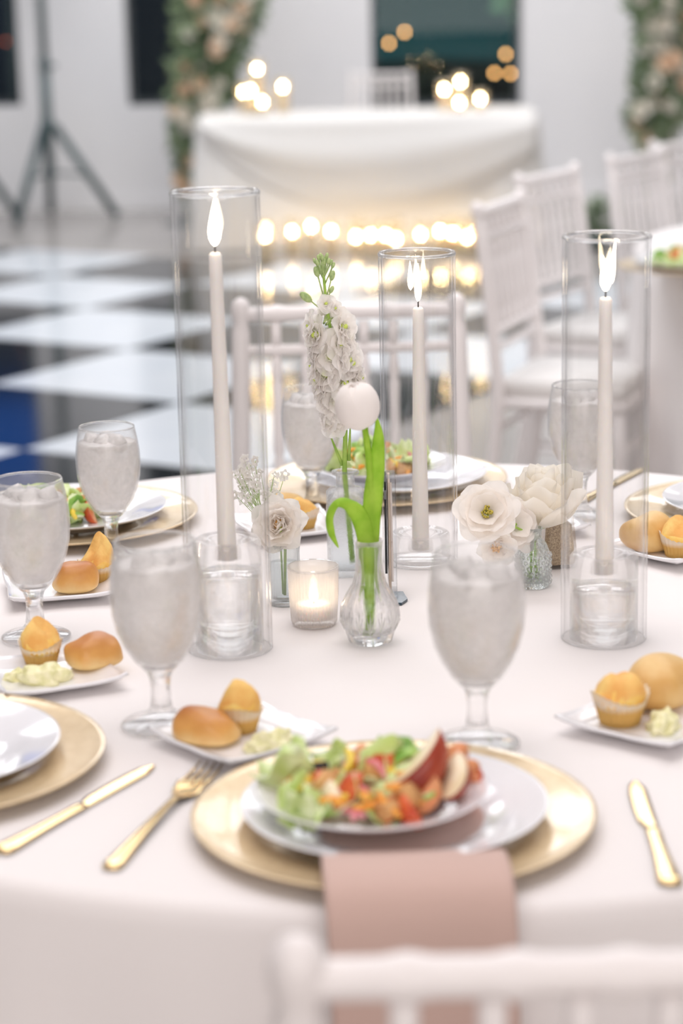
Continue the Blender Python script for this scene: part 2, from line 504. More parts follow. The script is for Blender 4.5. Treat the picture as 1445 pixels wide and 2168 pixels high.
# added amber bulbs outside window 3, standing in for candle reflections in its pane
bpx = [(856, 68), (823, 92), (1070, 115), (1046, 155), (1080, 156)]
for (x, y) in bpx:
    p = atY(x, y, 15.6)
    bm = lat([(0, -.014), (.009, -.011), (.014, 0), (.009, .011), (.004, .016), (0, .017)], 10)
    e = empty('window_glow_bulb', p, 0, {823: 'lower amber bulb added as a candle reflection left in the far dark window', 856: 'upper amber bulb added as a candle reflection left in the far dark window', 1070: 'topmost of three amber bulbs added as candle reflections right in the far window', 1046: 'left of the two low amber bulbs added as candle reflections in the far window', 1080: 'right of the two low amber bulbs added as candle reflections in the far window'}[x], 'light bulb', 'amber stand-ins for candle reflections in the far window')
    obj('bulb', bm, M_AMBER_REFL, e)
    bm = bmesh.new(); tube(bm, [(0, 0, .017), (0, 0, 2.7 - p.z)], .0025, 5)
    obj('cord', bm, M_TRI, e)
for x, y in ((14, 88), (20, 80)):
    p = atY(x, y, 15.6)
    bm = lat([(0, -.012), (.010, -.009), (.013, 0), (.010, .011), (0, .014)], 10)
    e = empty('window_glow_bulb', p, 0, '%s of two dim red amber bulbs beyond the leftmost dark window' % ('lower left' if x == 14 else 'upper right'), 'light bulb', 'red bulbs outside the left window')
    obj('bulb', bm, MATS.setdefault('red_bulb', emis('dim_red_bulb', (1, .22, .10), 6)), e)
    bm = bmesh.new(); tube(bm, [(0, 0, .014), (0, 0, 2.7 - p.z)], .0025, 5)
    obj('cord', bm, M_TRI, e)
# plant outside window 3, top right
rnd = random.Random(5)
p0 = atY(1075, -120, 15.2)
e = empty('hanging_plant', p0, 0, 'pale green hanging plant outside the top right of the far window', 'plant')
bm = bmesh.new()
for i in range(160):
    a = rnd.uniform(0, 2 * pi); h = -rnd.random() * (.55 if cos(a) > 0 else .42); r = .02 + .13 * rnd.random()
    c = Vector((r * cos(a), r * sin(a) * .6, h)); d = Vector((rnd.uniform(-1, 1), rnd.uniform(-1, 1), -1.2)).normalized() * .06
    s = d.cross(Vector((0, 1, .2))).normalized() * .018
    bm.faces.new([bm.verts.new(q) for q in (c, c + d * .5 + s, c + d, c + d * .5 - s)])
obj('foliage', bm, mat('hanging_foliage', (.25, .55, .33), .6), e, smooth=False)['kind'] = 'stuff'
bm = lat([(0, .0), (.09, .01), (.12, .1), (.12, .11), (0, .11)], 16)
obj('pot', bm, M_WOOD, e)

# ------------------------------------------------------------------ dance floor tiles
TS = .87
tu = Vector((.515, .857, 0)); tv = Vector((.857, -.515, 0))
TA = Vector((-1.011, 6.733, 0))
def tile_mesh(m):
    bm = bmesh.new(); g = .004; h = TS / 2 - g
    box(bm, -h, h, -h, h, 0, .010)
    bmesh.ops.recalc_face_normals(bm, faces=bm.faces)
    bmesh.ops.bevel(bm, geom=[e for e in bm.edges], offset=.0015, segments=1)
    me = bpy.data.meshes.new('floor_tile'); bm.to_mesh(me); bm.free(); me.materials.append(m); return me
tw_me, tb_me = tile_mesh(M_TW), tile_mesh(M_TB)
df = empty('dance_floor', (TA.x, TA.y, 0.0005), atan2(tu.y, tu.x), 'black and white checkerboard dance floor left of the round table', 'dance floor')
for i in range(-3, 5):
    for j in range(-6, 1):
        o = obj('floor_tile', tw_me if (i + j) % 2 == 0 else tb_me, None, df, loc=((i + .5) * TS, -(j + .5) * TS, 0))

# ------------------------------------------------------------------ tables
def round_cloth(cx, cy, R, zt, label, seed, nf=13, top_bump=.0006, amp=.035):
    bm = bmesh.new(); seg = 240
    prof = [(0, 0), (R * .3, 0), (R * .6, 0), (R * .85, 0), (R - .012, 0), (R - .004, -.002), (R + .002, -.008), (R + .005, -.02)]
    nd = 14
    for k in range(1, nd + 1): prof.append((R + .006 + .012 * k / nd, -.02 - (zt - .03) * k / nd))
    def rad(r, z, a, k):
        if z > -.02: return r
        t = min(1, (-z - .02) / .35)
        f = sin(nf * a + seed) * .6 + .4 * sin(nf * 1.9 * a + 2.1 * seed + 1.2 * sin(a * 3)) + .3 * noise.noise(Vector((a * 4, seed, z)))
        return r + amp * t * f + amp * .8 * t
    lathe(bm, [(r, z + zt) for r, z in prof], seg, flute=lambda r, z, a, k: rad(r, z - zt, a, k))
    bmesh.ops.recalc_face_normals(bm, faces=bm.faces)
    o = obj('tablecloth', bm, M_CLOTH, loc=(cx, cy, 0))
    return tag(o, label, 'tablecloth')


def round_table(cx, cy, R, zt, label):
    t = empty('round_table', (cx, cy, 0), 0, label, 'table')
    obj('tabletop', lat([(0, zt - .03), (R - .01, zt - .03), (R - .006, zt - .016), (R - .01, zt - .004), (0, zt - .004)], 64), M_WOOD, t)
    for k in range(4):
        a = k * pi / 2 + .6; bm = bmesh.new()
        tube(bm, [(cos(a) * .5, sin(a) * .5, 0.0), (cos(a) * .42, sin(a) * .42, zt - .031)], .014, 8); obj('leg', bm, M_TRI, t)


TX, TY, TR, TZ = .06, 2.252, .775, .76
round_table(TX, TY, TR, TZ, 'round banquet table hidden under the near white cloth')
round_cloth(TX, TY, TR, TZ, 'smooth white tablecloth over the near round table, falling in soft folds', 1.3)
NX, NY, NR = 1.68, 5.45, .915
round_table(NX, NY, NR, TZ, 'round banquet table hidden under the neighbouring white cloth')
round_cloth(NX, NY, NR, TZ, 'white tablecloth over the neighbouring table at the right edge', 4.1, amp=.02)

# sweetheart table
SX0, SX1, SY0, SY1, SZ = -.755, 1.13, 12.02, 12.52, .742
e = empty('head_table', ((SX0 + SX1) / 2, (SY0 + SY1) / 2, 0), 0, 'long head table hidden under its white cloth', 'table')
hx, hy = (SX1 - SX0) / 2, (SY1 - SY0) / 2
bm = bmesh.new(); box(bm, -hx + .02, hx - .02, -hy + .02, hy - .02, SZ - .03, SZ - .004); obj('tabletop', bm, M_WOOD, e, smooth=False)
for sx in (-1, 1):
    for sy in (-1, 1):
        bm = bmesh.new(); tube(bm, [(sx * hx * .85, sy * hy * .7, 0), (sx * hx * .85, sy * hy * .7, SZ - .031)], .015, 8); obj('leg', bm, M_TRI, e)
bm = bmesh.new()
def sq_ring(s, z, amp):
    pts = []; n = 220
    for i in range(n):
        a = 2 * pi * i / n
        ex = .16
        ca, sa = cos(a), sin(a)
        x = (abs(ca) ** ex) * (1 if ca >= 0 else -1) * (hx * s if s <= 1 else hx + (s - 1))
        y = (abs(sa) ** ex) * (1 if sa >= 0 else -1) * (hy * s if s <= 1 else hy + (s - 1))
        f = 1 + amp * (sin(17 * a + 3 * sin(2 * a)) * .6 + .5 * sin(31 * a + 1))
        # deep swag hanging in the middle of the front
        sw = 0
        pts.append(bm.verts.new((x * (1 + (f - 1) * .3), y * f + sw, z)))
    return pts
rings = [sq_ring(.25, SZ, 0), sq_ring(.6, SZ, 0), sq_ring(.95, SZ, 0), sq_ring(.99, SZ - .004, 0), sq_ring(1.006, SZ - .02, 0)]
for k in range(1, 13):
    t = k / 12; rings.append(sq_ring(1.01 + .05 * t, SZ - .02 - (SZ - .03) * t, .05 * t))
for A, B in zip(rings, rings[1:]):
    for i in range(len(A)): bm.faces.new((A[i], A[(i + 1) % len(A)], B[(i + 1) % len(A)], B[i]))
bm.faces.new(rings[0])
bmesh.ops.recalc_face_normals(bm, faces=bm.faces)
tag(obj('tablecloth', bm, M_CLOTH2, loc=e.location), 'long white cloth with soft rounded corners over the far head table', 'tablecloth')
# draped swag layer on the front of the head table
bm = bmesh.new()
def swag(u, v):
    x = -hx * .98 + 2 * hx * .98 * u
    dep = .06 + .50 * (1 - abs(2 * u - 1.1) ** 1.9 / 1.2) ** .8 if abs(2 * u - 1.1) < 1.09 else .06
    z = SZ + .004 - dep * v
    y = -hy - .045 - .05 * sin(pi * min(1, v * 1.1)) - .006 * sin(v * 14 + 4 * u)
    if v < .06: y = -hy - .012 - v * .55
    return Vector((x, y, z))
grid(bm, swag, 60, 30); solidify(bm, .003)
tag(obj('swag_drape', bm, M_CLOTH2, loc=e.location), 'deep white fabric swag draped across the front of the far head table', 'drape')


# ------------------------------------------------------------------ chiavari chairs
def chair_proto():
    t = empty('chiavari_chair')
    W = .195; H = .905; SH = .44
    def back_pt(sx, z):  # rear post bows backwards
        y = .02 + (-.07 * ((SH - z) / SH) ** 1.6 if z < SH else -.055 * ((z - SH) / (H - SH)) ** 1.3)
        return Vector((sx * (W - .012 * max(0, (z - SH)) / .45), y, z))
    for sx in (-1, 1):
        bm = bmesh.new(); pts = [back_pt(sx, z) for z in [0, .1, .2, .3, .4, .44, .5, .6, .7, .8, .86, .875, .885, .9]]
        rad = [.012, .014, .0155, .0165, .017, .018, .0165, .0155, .0155, .0155, .0155, .012, .016, .0175]
        p = back_pt(sx, H); pts += [p + Vector((0, -.001, .006)), p + Vector((0, -.002, .012))]; rad += [.0135, .004]
        tube(bm, pts, rad, 12); obj('rear_post', bm, M_CHAIR, t)
    def rail(z, r, name='back_rail', rings=True):
        bm = bmesh.new(); a, b = back_pt(-1, z), back_pt(1, z)
        n = 24; pts = []; rr = []
        for i in range(n + 1):
            u = i / n; q = a.lerp(b, u); pts.append(q)
            rr.append(r * (1 + (.22 if rings and i in (4, 8, 12, 16, 20) else 0)))
        tube(bm, pts, rr, 10); return obj(name, bm, M_CHAIR, t)
    rail(.889, .0125, 'top_rail'); rail(.828, .009); rail(.60, .010); rail(.56, .009); rail(.36, .009)
    for k in range(6):
        x = -W + .071 + k * (2 * W - .142) / 5
        bm = bmesh.new(); pts = []; rr = []
        for i, u in enumerate([0, .08, .16, .2, .24, .4, .6, .76, .8, .84, .92, 1]):
            z = .605 + (.820 - .605) * u; q = back_pt(0, z); q.x = x; pts.append(q)
            rr.append([.006, .0085, .010, .0065, .0095, .0085, .0085, .0095, .0065, .010, .0085, .006][i])
        tube(bm, pts, rr, 8); obj('spindle', bm, M_CHAIR, t)
        bm = bmesh.new(); q1 = back_pt(0, .834); q1.x = x; q2 = back_pt(0, .874); q2.x = x; tube(bm, [q1, q2], .0085, 8); obj('short_spindle', bm, M_CHAIR, t)
    bm = bmesh.new(); box(bm, -.2, .2, .0, .335, SH - .025, SH); bmesh.ops.recalc_face_normals(bm, faces=bm.faces)
    bmesh.ops.bevel(bm, geom=bm.edges[:], offset=.008, segments=2); obj('seat', bm, M_CHAIR, t)
    bm = bmesh.new(); box(bm, -.185, .185, .02, .325, SH, SH + .045); bmesh.ops.recalc_face_normals(bm, faces=bm.faces)
    bmesh.ops.bevel(bm, geom=bm.edges[:], offset=.018, segments=3); obj('cushion', bm, M_CUSH, t)
    for sx in (-1, 1):
        bm = bmesh.new(); tube(bm, [(sx * .183, .318, SH - .02), (sx * .184, .320, .33), (sx * .184, .320, .32), (sx * .184, .321, .3), (sx * .187, .326, .1), (sx * .188, .328, 0)],
                               [.017, .0165, .0195, .0165, .0135, .010], 10); obj('front_leg', bm, M_CHAIR, t)
        for z in (.14, .25):
            bm = bmesh.new(); a = back_pt(sx, z); tube(bm, [a, (sx * .185, .322, z)], .0085, 8); obj('stretcher', bm, M_CHAIR, t)
    for z in (.20, .31):
        bm = bmesh.new(); tube(bm, [(-.185, .322, z), (.185, .322, z)], .0085, 8); obj('stretcher', bm, M_CHAIR, t)
    return t


chair0 = chair_proto(); chair_used = [False]
def chair(x, y, rz, label, group=None):
    c = chair0 if not chair_used[0] else copy_tree(chair0)
    chair_used[0] = True
    c.location = (x, y, 0); c.rotation_euler = (0, 0, rz)
    tag(c, label, 'chair', group); return c


# local +Y is the direction the sitter faces
chair(.153, 1.135, 0.0, 'white spindle back chair in the foreground, only its blurred back showing')
chair(.02, 3.60, pi + .02, 'white spindle back chair across the near table, seen through the hurricane vases')
G = 'white chairs round the neighbouring table'
def chair_dir(a, b, label, grp=None):
    a = Vector(a); b = Vector(b); m = (a + b) / 2; d = (b - a).normalized()
    n = Vector((d.y, -d.x)); chair(m.x, m.y, atan2(n.y, n.x) - pi / 2, label, grp)
chair_dir((.365, 5.17), (.515, 5.56), 'nearest white chair right of centre, its seat turned to the neighbouring table', G)
chair_dir((.53, 5.98), (.735, 6.32), 'white chair just behind the nearest one beside the neighbouring table', G)
chair_dir((.865, 6.6), (1.075, 6.92), 'white chair back rising just behind the right hurricane vase', G)
chair_dir((1.06, 7.1), (1.32, 7.42), 'white chair back cut by the right edge, before the flower garland', G)
chair(.30, 13.55, pi, 'white chair behind the far head table, before the dark window')


# ------------------------------------------------------------------ speaker tripod
def tripod(x, y, rz, label):
    t = empty('tripod_stand', (x, y, 0), rz, label, 'stand', 'speaker stands by the far wall')
    bm = bmesh.new(); tube(bm, [(0, 0, .28), (0, 0, 1.0)], .034, 12); obj('lower_pole', bm, M_TRI, t)
    bm = bmesh.new(); tube(bm, [(0, 0, 1.0), (0, 0, 2.0)], .027, 12); obj('upper_pole', bm, M_TRI, t)
    obj('collar', lat([(.02, .93), (.036, .935), (.038, 1.02), (.022, 1.03)], 16), M_TRI, t)
    obj('hub', lat([(.026, .54), (.045, .55), (.045, .64), (.026, .65)], 16), M_TRI, t)
    obj('lower_hub', lat([(.026, .27), (.04, .28), (.04, .33), (.026, .34)], 16), M_TRI, t)
    bm = bmesh.new(); tube(bm, [(.03, 0, .975), (.075, 0, .975)], .012, 8); obj('knob', bm, M_TRI, t)
    for k in range(3):
        a = radians((-4, 246, 98)[k]); c, s = cos(a), sin(a); R = (.42, .42, .42)[k]
        bm = bmesh.new(); tube(bm, [(c * .045, s * .045, .60), (c * R, s * R, .03)], .028, 8); lg = obj('leg', bm, M_TRI, t)
        bm = bmesh.new(); tube(bm, [(c * (R - .02), s * (R - .02), .05), (c * (R + .01), s * (R + .01), .03)], .030, 8); obj('rubber_foot', bm, M_TRI, lg)
        q = .55; bm = bmesh.new(); tube(bm, [(c * .04, s * .04, .30), (c * (.045 + (R - .045) * q), s * (.045 + (R - .045) * q), .60 - .57 * q)], .009, 6); obj('brace', bm, M_TRI, t)
    bm = bmesh.new(); box(bm, -.2, .2, -.18, .18, 2.0, 2.6); bmesh.ops.recalc_face_normals(bm, faces=bm.faces)
    bmesh.ops.bevel(bm, geom=bm.edges[:], offset=.02, segments=2)
    sp = tag(obj('loudspeaker', bm, M_TRI, loc=(x, y, 0)), label.replace('tripod stand', 'loudspeaker on its stand'), 'speaker')
    return t


p = atY(100, 265, 13.95)
tripod(p.x, 13.95, 0, 'dark grey tripod stand before the far wall at left')
tripod(p.x - .62, 13.9, 0, 'second dark tripod stand cut off by the left edge')


# ------------------------------------------------------------------ flower building
def petal(bm, az, L, W, open0, open1, wrap=.02, ruffle=0.0, nu=6, nv=6, base=.002, ph=0, z0=0, notch=0, mi=0, M=None, tip=.0):
    """petal sweeping from the axis: open0/open1 = angle from vertical at base / tip"""
    def f(u, v):
        uu = u * 2 - 1
        n = 10; r = base; z = z0
        for k in range(int(n)):
            t = (k + .5) / n * v
            a = open0 + (open1 - open0) * t
            r += sin(a) * L * v / n; z += cos(a) * L * v / n
        wv = W * (sin(pi * min(1, .12 + .80 * v)) ** .65) * (1 - tip * v * v)
        rr = max(r, .0005) + wrap
        ang = az + uu * wv / 2 / rr
        z += ruffle * v * v * sin(uu * 5.5 + ph) - abs(uu) ** 2 * L * .10 * v
        rad = rr - wrap + ruffle * v * v * cos(uu * 6.5 + ph * 1.7) * .7
        # keep the centre of wrap on the axis
        cx, cyy = rad * cos(ang) + wrap * (cos(ang) - cos(az)), rad * sin(ang) + wrap * (sin(ang) - sin(az))
        p = Vector((cx, cyy, z - notch * v * (1 - abs(uu)) * L))
        return M @ p if M is not None else p
    return grid(bm, f, nu, nv, mi)


def petal2(bm, az, L, W, o0, o1, cup=.2, ruffle=0.0, nu=6, nv=6, base=.001, ph=0, z0=0, M=None, mi=0, tip=.28, curl=0):
    """broad rounded petal, edges cupped towards the axis"""
    ca, sa = cos(az), sin(az)
    def f(u, v):
        uu = u * 2 - 1; vv = v * (1 - tip * uu * uu)
        r = base; z = z0; n = 8
        for k in range(n):
            t = (k + .5) / n * vv; a = o0 + (o1 - o0) * t + curl * max(0, t - .7) * 3
            r += sin(a) * L * vv / n; z += cos(a) * L * vv / n
        a = o0 + (o1 - o0) * vv
        wv = W * .5 * (sin(pi * (.05 + .72 * v)) ** .75)
        c = cup * uu * uu * wv + ruffle * vv * vv * sin(uu * 5 + ph) + ruffle * .5 * vv * sin(uu * 11 + ph * 2.3)
        r += -cos(a) * c; z += sin(a) * c; x = uu * wv
        p = Vector((r * ca - x * sa, r * sa + x * ca, z))
        return M @ p if M is not None else p
    return grid(bm, f, nu, nv, mi)


def ellipsoid(bm, c, r, n=8, m=6, mi=0, M=None, jit=0, rnd=random):
    c = Vector(c); rings = []
    for j in range(1, m):
        b = pi * j / m
        rings.append([Vector((r[0] * sin(b) * cos(2 * pi * i / n), r[1] * sin(b) * sin(2 * pi * i / n), r[2] * cos(b))) * (1 + jit * rnd.uniform(-1, 1)) for i in range(n)])
    top = Vector((0, 0, r[2])); bot = Vector((0, 0, -r[2]))
    T = (lambda q: c + (M @ q if M is not None else q))
    tv_ = bm.verts.new(T(top)); bv = bm.verts.new(T(bot))
    R = [[bm.verts.new(T(q)) for q in ring] for ring in rings]
    fs = []
    for i in range(n):
        k = (i + 1) % n
        fs.append(bm.faces.new((tv_, R[0][i], R[0][k]))); fs.append(bm.faces.new((bv, R[-1][k], R[-1][i])))
        for j in range(len(R) - 1): fs.append(bm.faces.new((R[j][i], R[j + 1][i], R[j + 1][k], R[j][k])))
    for f in fs: f.material_index = mi
    return bm


def aim(d, roll=0):
    d = Vector(d).normalized()
    return d.to_track_quat('Z', 'Y').to_matrix().to_4x4() @ Matrix.Rotation(roll, 4, 'Z')


# far garland blooms (shared meshes)
def bloom_mesh(m, s):
    rnd = random.Random(s); bm = bmesh.new()
    for layer, (n, L, W, o0, o1) in enumerate([(3, .035, .05, .05, .1), (4, .045, .055, .3, .5), (5, .055, .06, .7, 1.2)]):
        for k in range(n):
            petal2(bm, 2 * pi * k / n + layer * .6, L, W * 1.15, o0, o1, cup=.3, ruffle=.003, nu=3, nv=3, ph=rnd.random() * 6)
    me = bpy.data.meshes.new('bloom'); bm.to_mesh(me); bm.free(); me.materials.append(m)
    for p_ in me.polygons: p_.use_smooth = True
    return me


BLM = [bloom_mesh(M_GFL, 1), bloom_mesh(M_GFL, 2), bloom_mesh(M_GPE, 3), bloom_mesh(M_PEACH, 4)]


def garland(Y, path, label, seed, density=150, nb=11):
    """path: list of (px,py,halfwidth_px); rises as a column of flowers on a pole"""
    rnd = random.Random(seed)
    pts = [(atY(x, y, Y), hw * Y / FPX) for x, y, hw in path]
    base = Vector((pts[0][0].x, Y, 0))
    t = empty('flower_garland', base, 0, label, 'flower garland')
    bm = bmesh.new(); tube(bm, [Vector((0, .02, 0))] + [q - base for q, h in pts], .012, 8); obj('pole', bm, M_GLV, t)
    obj('foot', lat([(0, .012), (.12, .012), (.13, 0), (0, 0)][::-1], 20), M_TRI, t)
    bm = bmesh.new()
    segs = list(zip(pts, pts[1:]))
    def sample(spread):
        (a, ha), (b, hb) = rnd.choices(segs, weights=[(b[0] - a[0]).length * (a[1] + b[1]) for a, b in segs])[0]
        u = rnd.random(); c = a.lerp(b, u); h = ha + (hb - ha) * u
        ang = rnd.uniform(0, 2 * pi); r = h * spread * sqrt(rnd.random())
        return c - base, Vector((cos(ang) * r, sin(ang) * r * .6 - .0, 0)), h
    tot = sum((b[0] - a[0]).length for a, b in segs)
    for i in range(int(density * tot * 12)):
        c, off, h = sample(1.05)
        c = c + off + Vector((0, 0, rnd.uniform(-.03, .03)))
        d = Vector((off.x * 3 + rnd.uniform(-.3, .3), -.3 + rnd.uniform(-.5, .5), rnd.uniform(-.5, .6))).normalized() * rnd.uniform(.05, .09)
        s = d.cross(Vector((rnd.uniform(-1, 1), -1, rnd.uniform(-1, 1)))).normalized() * rnd.uniform(.012, .022)
        n_ = d.cross(s).normalized() * .008
        bm.faces.new([bm.verts.new(q) for q in (c, c + d * .45 + s + n_, c + d, c + d * .45 - s + n_)])
    obj('foliage', bm, M_GLV, t, smooth=False)['kind'] = 'stuff'
    for i in range(int(nb * tot * 5)):
        c, off, h = sample(.85)
        dirv = Vector((off.x * 4, -1.0, rnd.uniform(-.2, .5)))
        o = obj('bloom', BLM[rnd.choice((0, 0, 1, 1, 2, 3))], None, t)
        s = rnd.uniform(.75, 1.35)
        o.matrix_local = Matrix.Translation(c + off + Vector((0, -h * .35, 0))) @ aim(dirv, rnd.random() * 6) @ Matrix.Scale(s, 4)
    return t


garland(13.55, [(392, 400, 12), (395, 340, 26), (410, 250, 48), (430, 160, 62), (455, 70, 76), (470, -20, 92), (500, -200, 110)], 'white and peach flower garland tapering down left of the head table', 11)
garland(12.9, [(1400, 520, 10), (1392, 400, 14), (1385, 320, 22), (1385, 262, 60), (1400, 180, 55), (1415, 90, 60), (1420, -20, 85), (1430, -200, 110)], 'white and peach flower garland at the right edge beyond the chairs', 23)
rnd = random.Random(3)
for (x, y, hw, lab) in ((1262, 468, 26, 'low green plant on the floor between the white chairs'),):
    c = atY(x, y, 11.8); t = empty('floor_greenery', (c.x, 11.8, 0), 0, lab, 'plant')
    bm = bmesh.new()
    for i in range(260):
        a = rnd.uniform(0, 2 * pi); r = rnd.random() * .2
        q = Vector((r * cos(a), r * sin(a) * .5, rnd.random() * .26)); d = Vector((cos(a), sin(a), rnd.random() * 1.3)).normalized() * .07
        s = d.cross(Vector((0, 0, 1))).normalized() * .016
        bm.faces.new([bm.verts.new(k) for k in (q, q + d * .5 + s, q + d, q + d * .5 - s)])
    obj('foliage', bm, M_GLV, t, smooth=False)['kind'] = 'stuff'
    bm = lat([(0, 0), (.07, 0), (.09, .08), (.085, .08), (0, .06)], 16); obj('pot', bm, M_TRI, t)


# ------------------------------------------------------------------ flames, candles, hurricane vases
def flame_bm(h, r, lean=0.0, twin=None):
    bm = bmesh.new()
    def tongue(ox, oz, h, r, lean):
        prof = [(0, 0), (.55, .07), (.9, .18), (1.0, .30), (.86, .48), (.55, .68), (.26, .86), (0, 1)]
        n = 10; rings = []
        for rr, zz in prof:
            cx = ox + lean * zz * zz
            if rr == 0: rings.append([bm.verts.new((cx, 0, oz + zz * h))])
            else: rings.append([bm.verts.new((cx + rr * r * cos(2 * pi * i / n), rr * r * sin(2 * pi * i / n), oz + zz * h)) for i in range(n)])
        for A, B in zip(rings, rings[1:]):
            for i in range(n):
                j = (i + 1) % n
                if len(A) == 1: bm.faces.new((A[0], B[j], B[i]))
                elif len(B) == 1: bm.faces.new((A[i], A[j], B[0]))
                else: bm.faces.new((A[i], A[j], B[j], B[i]))
    tongue(0, 0, h, r, lean)
    if twin: tongue(*twin)  # second glowing tongue added as the doubled image of the flame
    return bm


def taper_candle(base, top, r0, r1, label, fl, pr):
    base = Vector(base); d = Vector(top) - base; h = d.length
    t = empty('taper_candle', base, 0, label, 'candle', 'lit white taper candles in hurricane vases')
    bm = bmesh.new(); n = 14
    pts = [d * (k / n) for k in range(n + 1)]
    rr = [r0 + (r1 - r0) * (k / n) ** .9 for k in range(n + 1)]
    pts.append(d * ((h + .0025) / h)); rr.append(r1 * .7)
    tube(bm, pts, rr, 24); obj('wax', bm, M_WAX, t)
    tp = d * ((h + .002) / h)
    bm = bmesh.new(); tube(bm, [tp, tp + Vector((0, 0, .006)), tp + Vector((.001, 0, .010))], .0009, 6); obj('wick', bm, M_WICK, t)
    o = obj('flame', fl, M_FLAME, t, loc=tp + Vector((0, 0, .0065)))
    o['label'] = 'glowing candle flame'
    return t


def hurricane(loc, r, h, label):
    t = empty('hurricane_vase', loc, 0, label, 'vase', 'tall clear hurricane vases')
    w_ = .0032
    bm = lat([(r, .0008), (r, .003), (r, h * .5), (r, h - .006), (r, h - .002), (r - w_ / 2, h), (r - w_, h - .002), (r - w_, h - .006), (r - w_, h * .5), (r - w_, .003), (r - w_, .0008)], 72, close=True)
    obj('glass_cylinder', bm, M_HURR, t)
    bm = lat([(r + .0004, h - .0035), (r + .0008, h - .0015), (r - .0006, h + .0006), (r - w_ - .0006, h + .0002), (r - w_ - .0006, h - .003)], 72, close=True)
    obj('rim', bm, M_SOLID, t)
    return t


def holder(loc, r, h, thick, sock, label):
    t = empty('candle_holder', loc, 0, label, 'candle holder', 'thick clear glass candle holders')
    zb = h - thick
    if zb > .01:
        prof = [(r - .0022, .0005), (r, .0005), (r, h - .004), (r - .003, h), (r * .55, h - .002), (sock + .002, h - .006), (sock, h - .008), (sock, h - .022), (0, h - .022)]
        inner = [(0, zb), (r - .006, zb - .001), (r - .0035, zb - .006), (r - .0028, zb * .4)]
        bm = bmesh.new(); lathe(bm, prof + inner, 56, close=True)
    else:
        bm = lat([(0, .0008), (r * .9, .0005), (r, .004), (r, h - .003), (r - .003, h), (r * .6, h - .004), (sock + .002, h - .008), (sock, h - .010), (sock, h - .020), (0, h - .020)], 56)
    bmesh.ops.recalc_face_normals(bm, faces=bm.faces)
    obj('solid_glass', bm, M_SOLID, t)
    return t


specs = [
    ('left', (488, 1372), (453, 403), (475, 1138), (455, 540), .118, flame_bm(.048, .0064, .001), .0098, .0064, 'tallest hurricane vase, clear glass, left of the stock flower', 'taper candle burning with one tall flame in the left hurricane', 'clear cup shaped candle holder inside the left hurricane'),
    ('middle', (893, 1187), (878, 533), (888, 1170), (885, 655), .036, flame_bm(.045, .0040, .0005, (-.0085, .014, .034, .0034, -.0005)), .0104, .0064, 'shortest hurricane vase, clear glass, just right of the tulip', 'taper candle in the middle hurricane, its flame with a tongue added as its doubled image', 'low thick glass candle holder inside the middle hurricane'),
    ('right', (1278, 1350), (1283, 497), (1290, 1195), (1281, 635), .092, flame_bm(.036, .0052, -.003, (.0062, .008, .044, .0026, .0035)), .0100, .0064, 'hurricane vase of clear glass standing at the right, before the far chairs', 'taper candle in the right hurricane, its leaning flame with a tongue added as its doubled image', 'clear cup shaped candle holder inside the right hurricane')]
for nm, bpx_, tpx, cb, ct, hh, fl, r0, r1, l1, l2, l3 in specs:
    b = at(*bpx_, TZ); top = atY(*tpx, b.y)
    b.x = (b.x * .5 + top.x * .5)
    hurricane((b.x, b.y, TZ), .0445, top.z - TZ, l1)
    H = holder((b.x, b.y, TZ), .0355, hh, .034 if hh > .05 else hh, .0108, l3)
    c1 = atY(*ct, b.y); hx_ = b.x
    taper_candle((hx_ + .0005, b.y, TZ + hh - .0215), (hx_ + (c1.x - hx_) * .9, b.y, c1.z), r0, r1, l2, fl, None)


# small candles in glass cylinders, far away
def far_candle(loc, h, gr, gh, label, glabel, group):
    t = empty('pillar_candle', loc, 0, label, 'candle', group)
    obj('wax', lat([(0, .004), (.024, .004), (.025, .01), (.025, h - .004), (.022, h), (0, h - .004)], 14), M_WAX, t)
    o = obj('flame', flame_bm(.030, .0075), M_FLAMEF, t, loc=(0, 0, h + .002)); o['label'] = 'small bright flame'
    g = empty('glass_cylinder', loc, 0, glabel, 'candle glass', group + ' glasses')
    obj('glass_wall', lat([(0, .001), (gr, .001), (gr, gh), (gr - .003, gh), (gr - .003, .004), (0, .004)], 24), M_GFAR, g)


M_GFAR = glass_thin('candle_glass', (1, .97, .9), frost=.12, frostcol=(.95, .85, .65), boost=1.5)
fx = [(562, 482), (560, 498), (618, 489), (658, 478), (700, 488), (753, 500), (784, 496), (816, 496), (838, 505), (890, 495), (931, 488), (958, 493), (988, 501), (1003, 490), (1030, 490)]
rnd = random.Random(9)
ORD = 'first second third fourth fifth sixth seventh eighth ninth tenth eleventh twelfth thirteenth fourteenth fifteenth'.split()
fx.sort()
for i, (x, y) in enumerate(fx):
    Y = 11.55 + .1 * (i % 3) + rnd.uniform(-.005, .005); q = atY(x, y, Y)
    far_candle((q.x, Y, 0), max(.06, q.z - .018), .04, .20, '%s candle from the left in the floor row before the head table' % ORD[i], 'clear glass round the %s floor candle from the left' % ORD[i], 'floor candles before the head table')
lt = [(544, 145, 12.38), (598, 183, 12.28), (515, 194, 12.40), (530, 191, 12.20), (555, 215, 12.16)]
rt = [(940, 188, 12.25), (974, 172, 12.38), (1016, 208, 12.2), (972, 218, 12.14)]
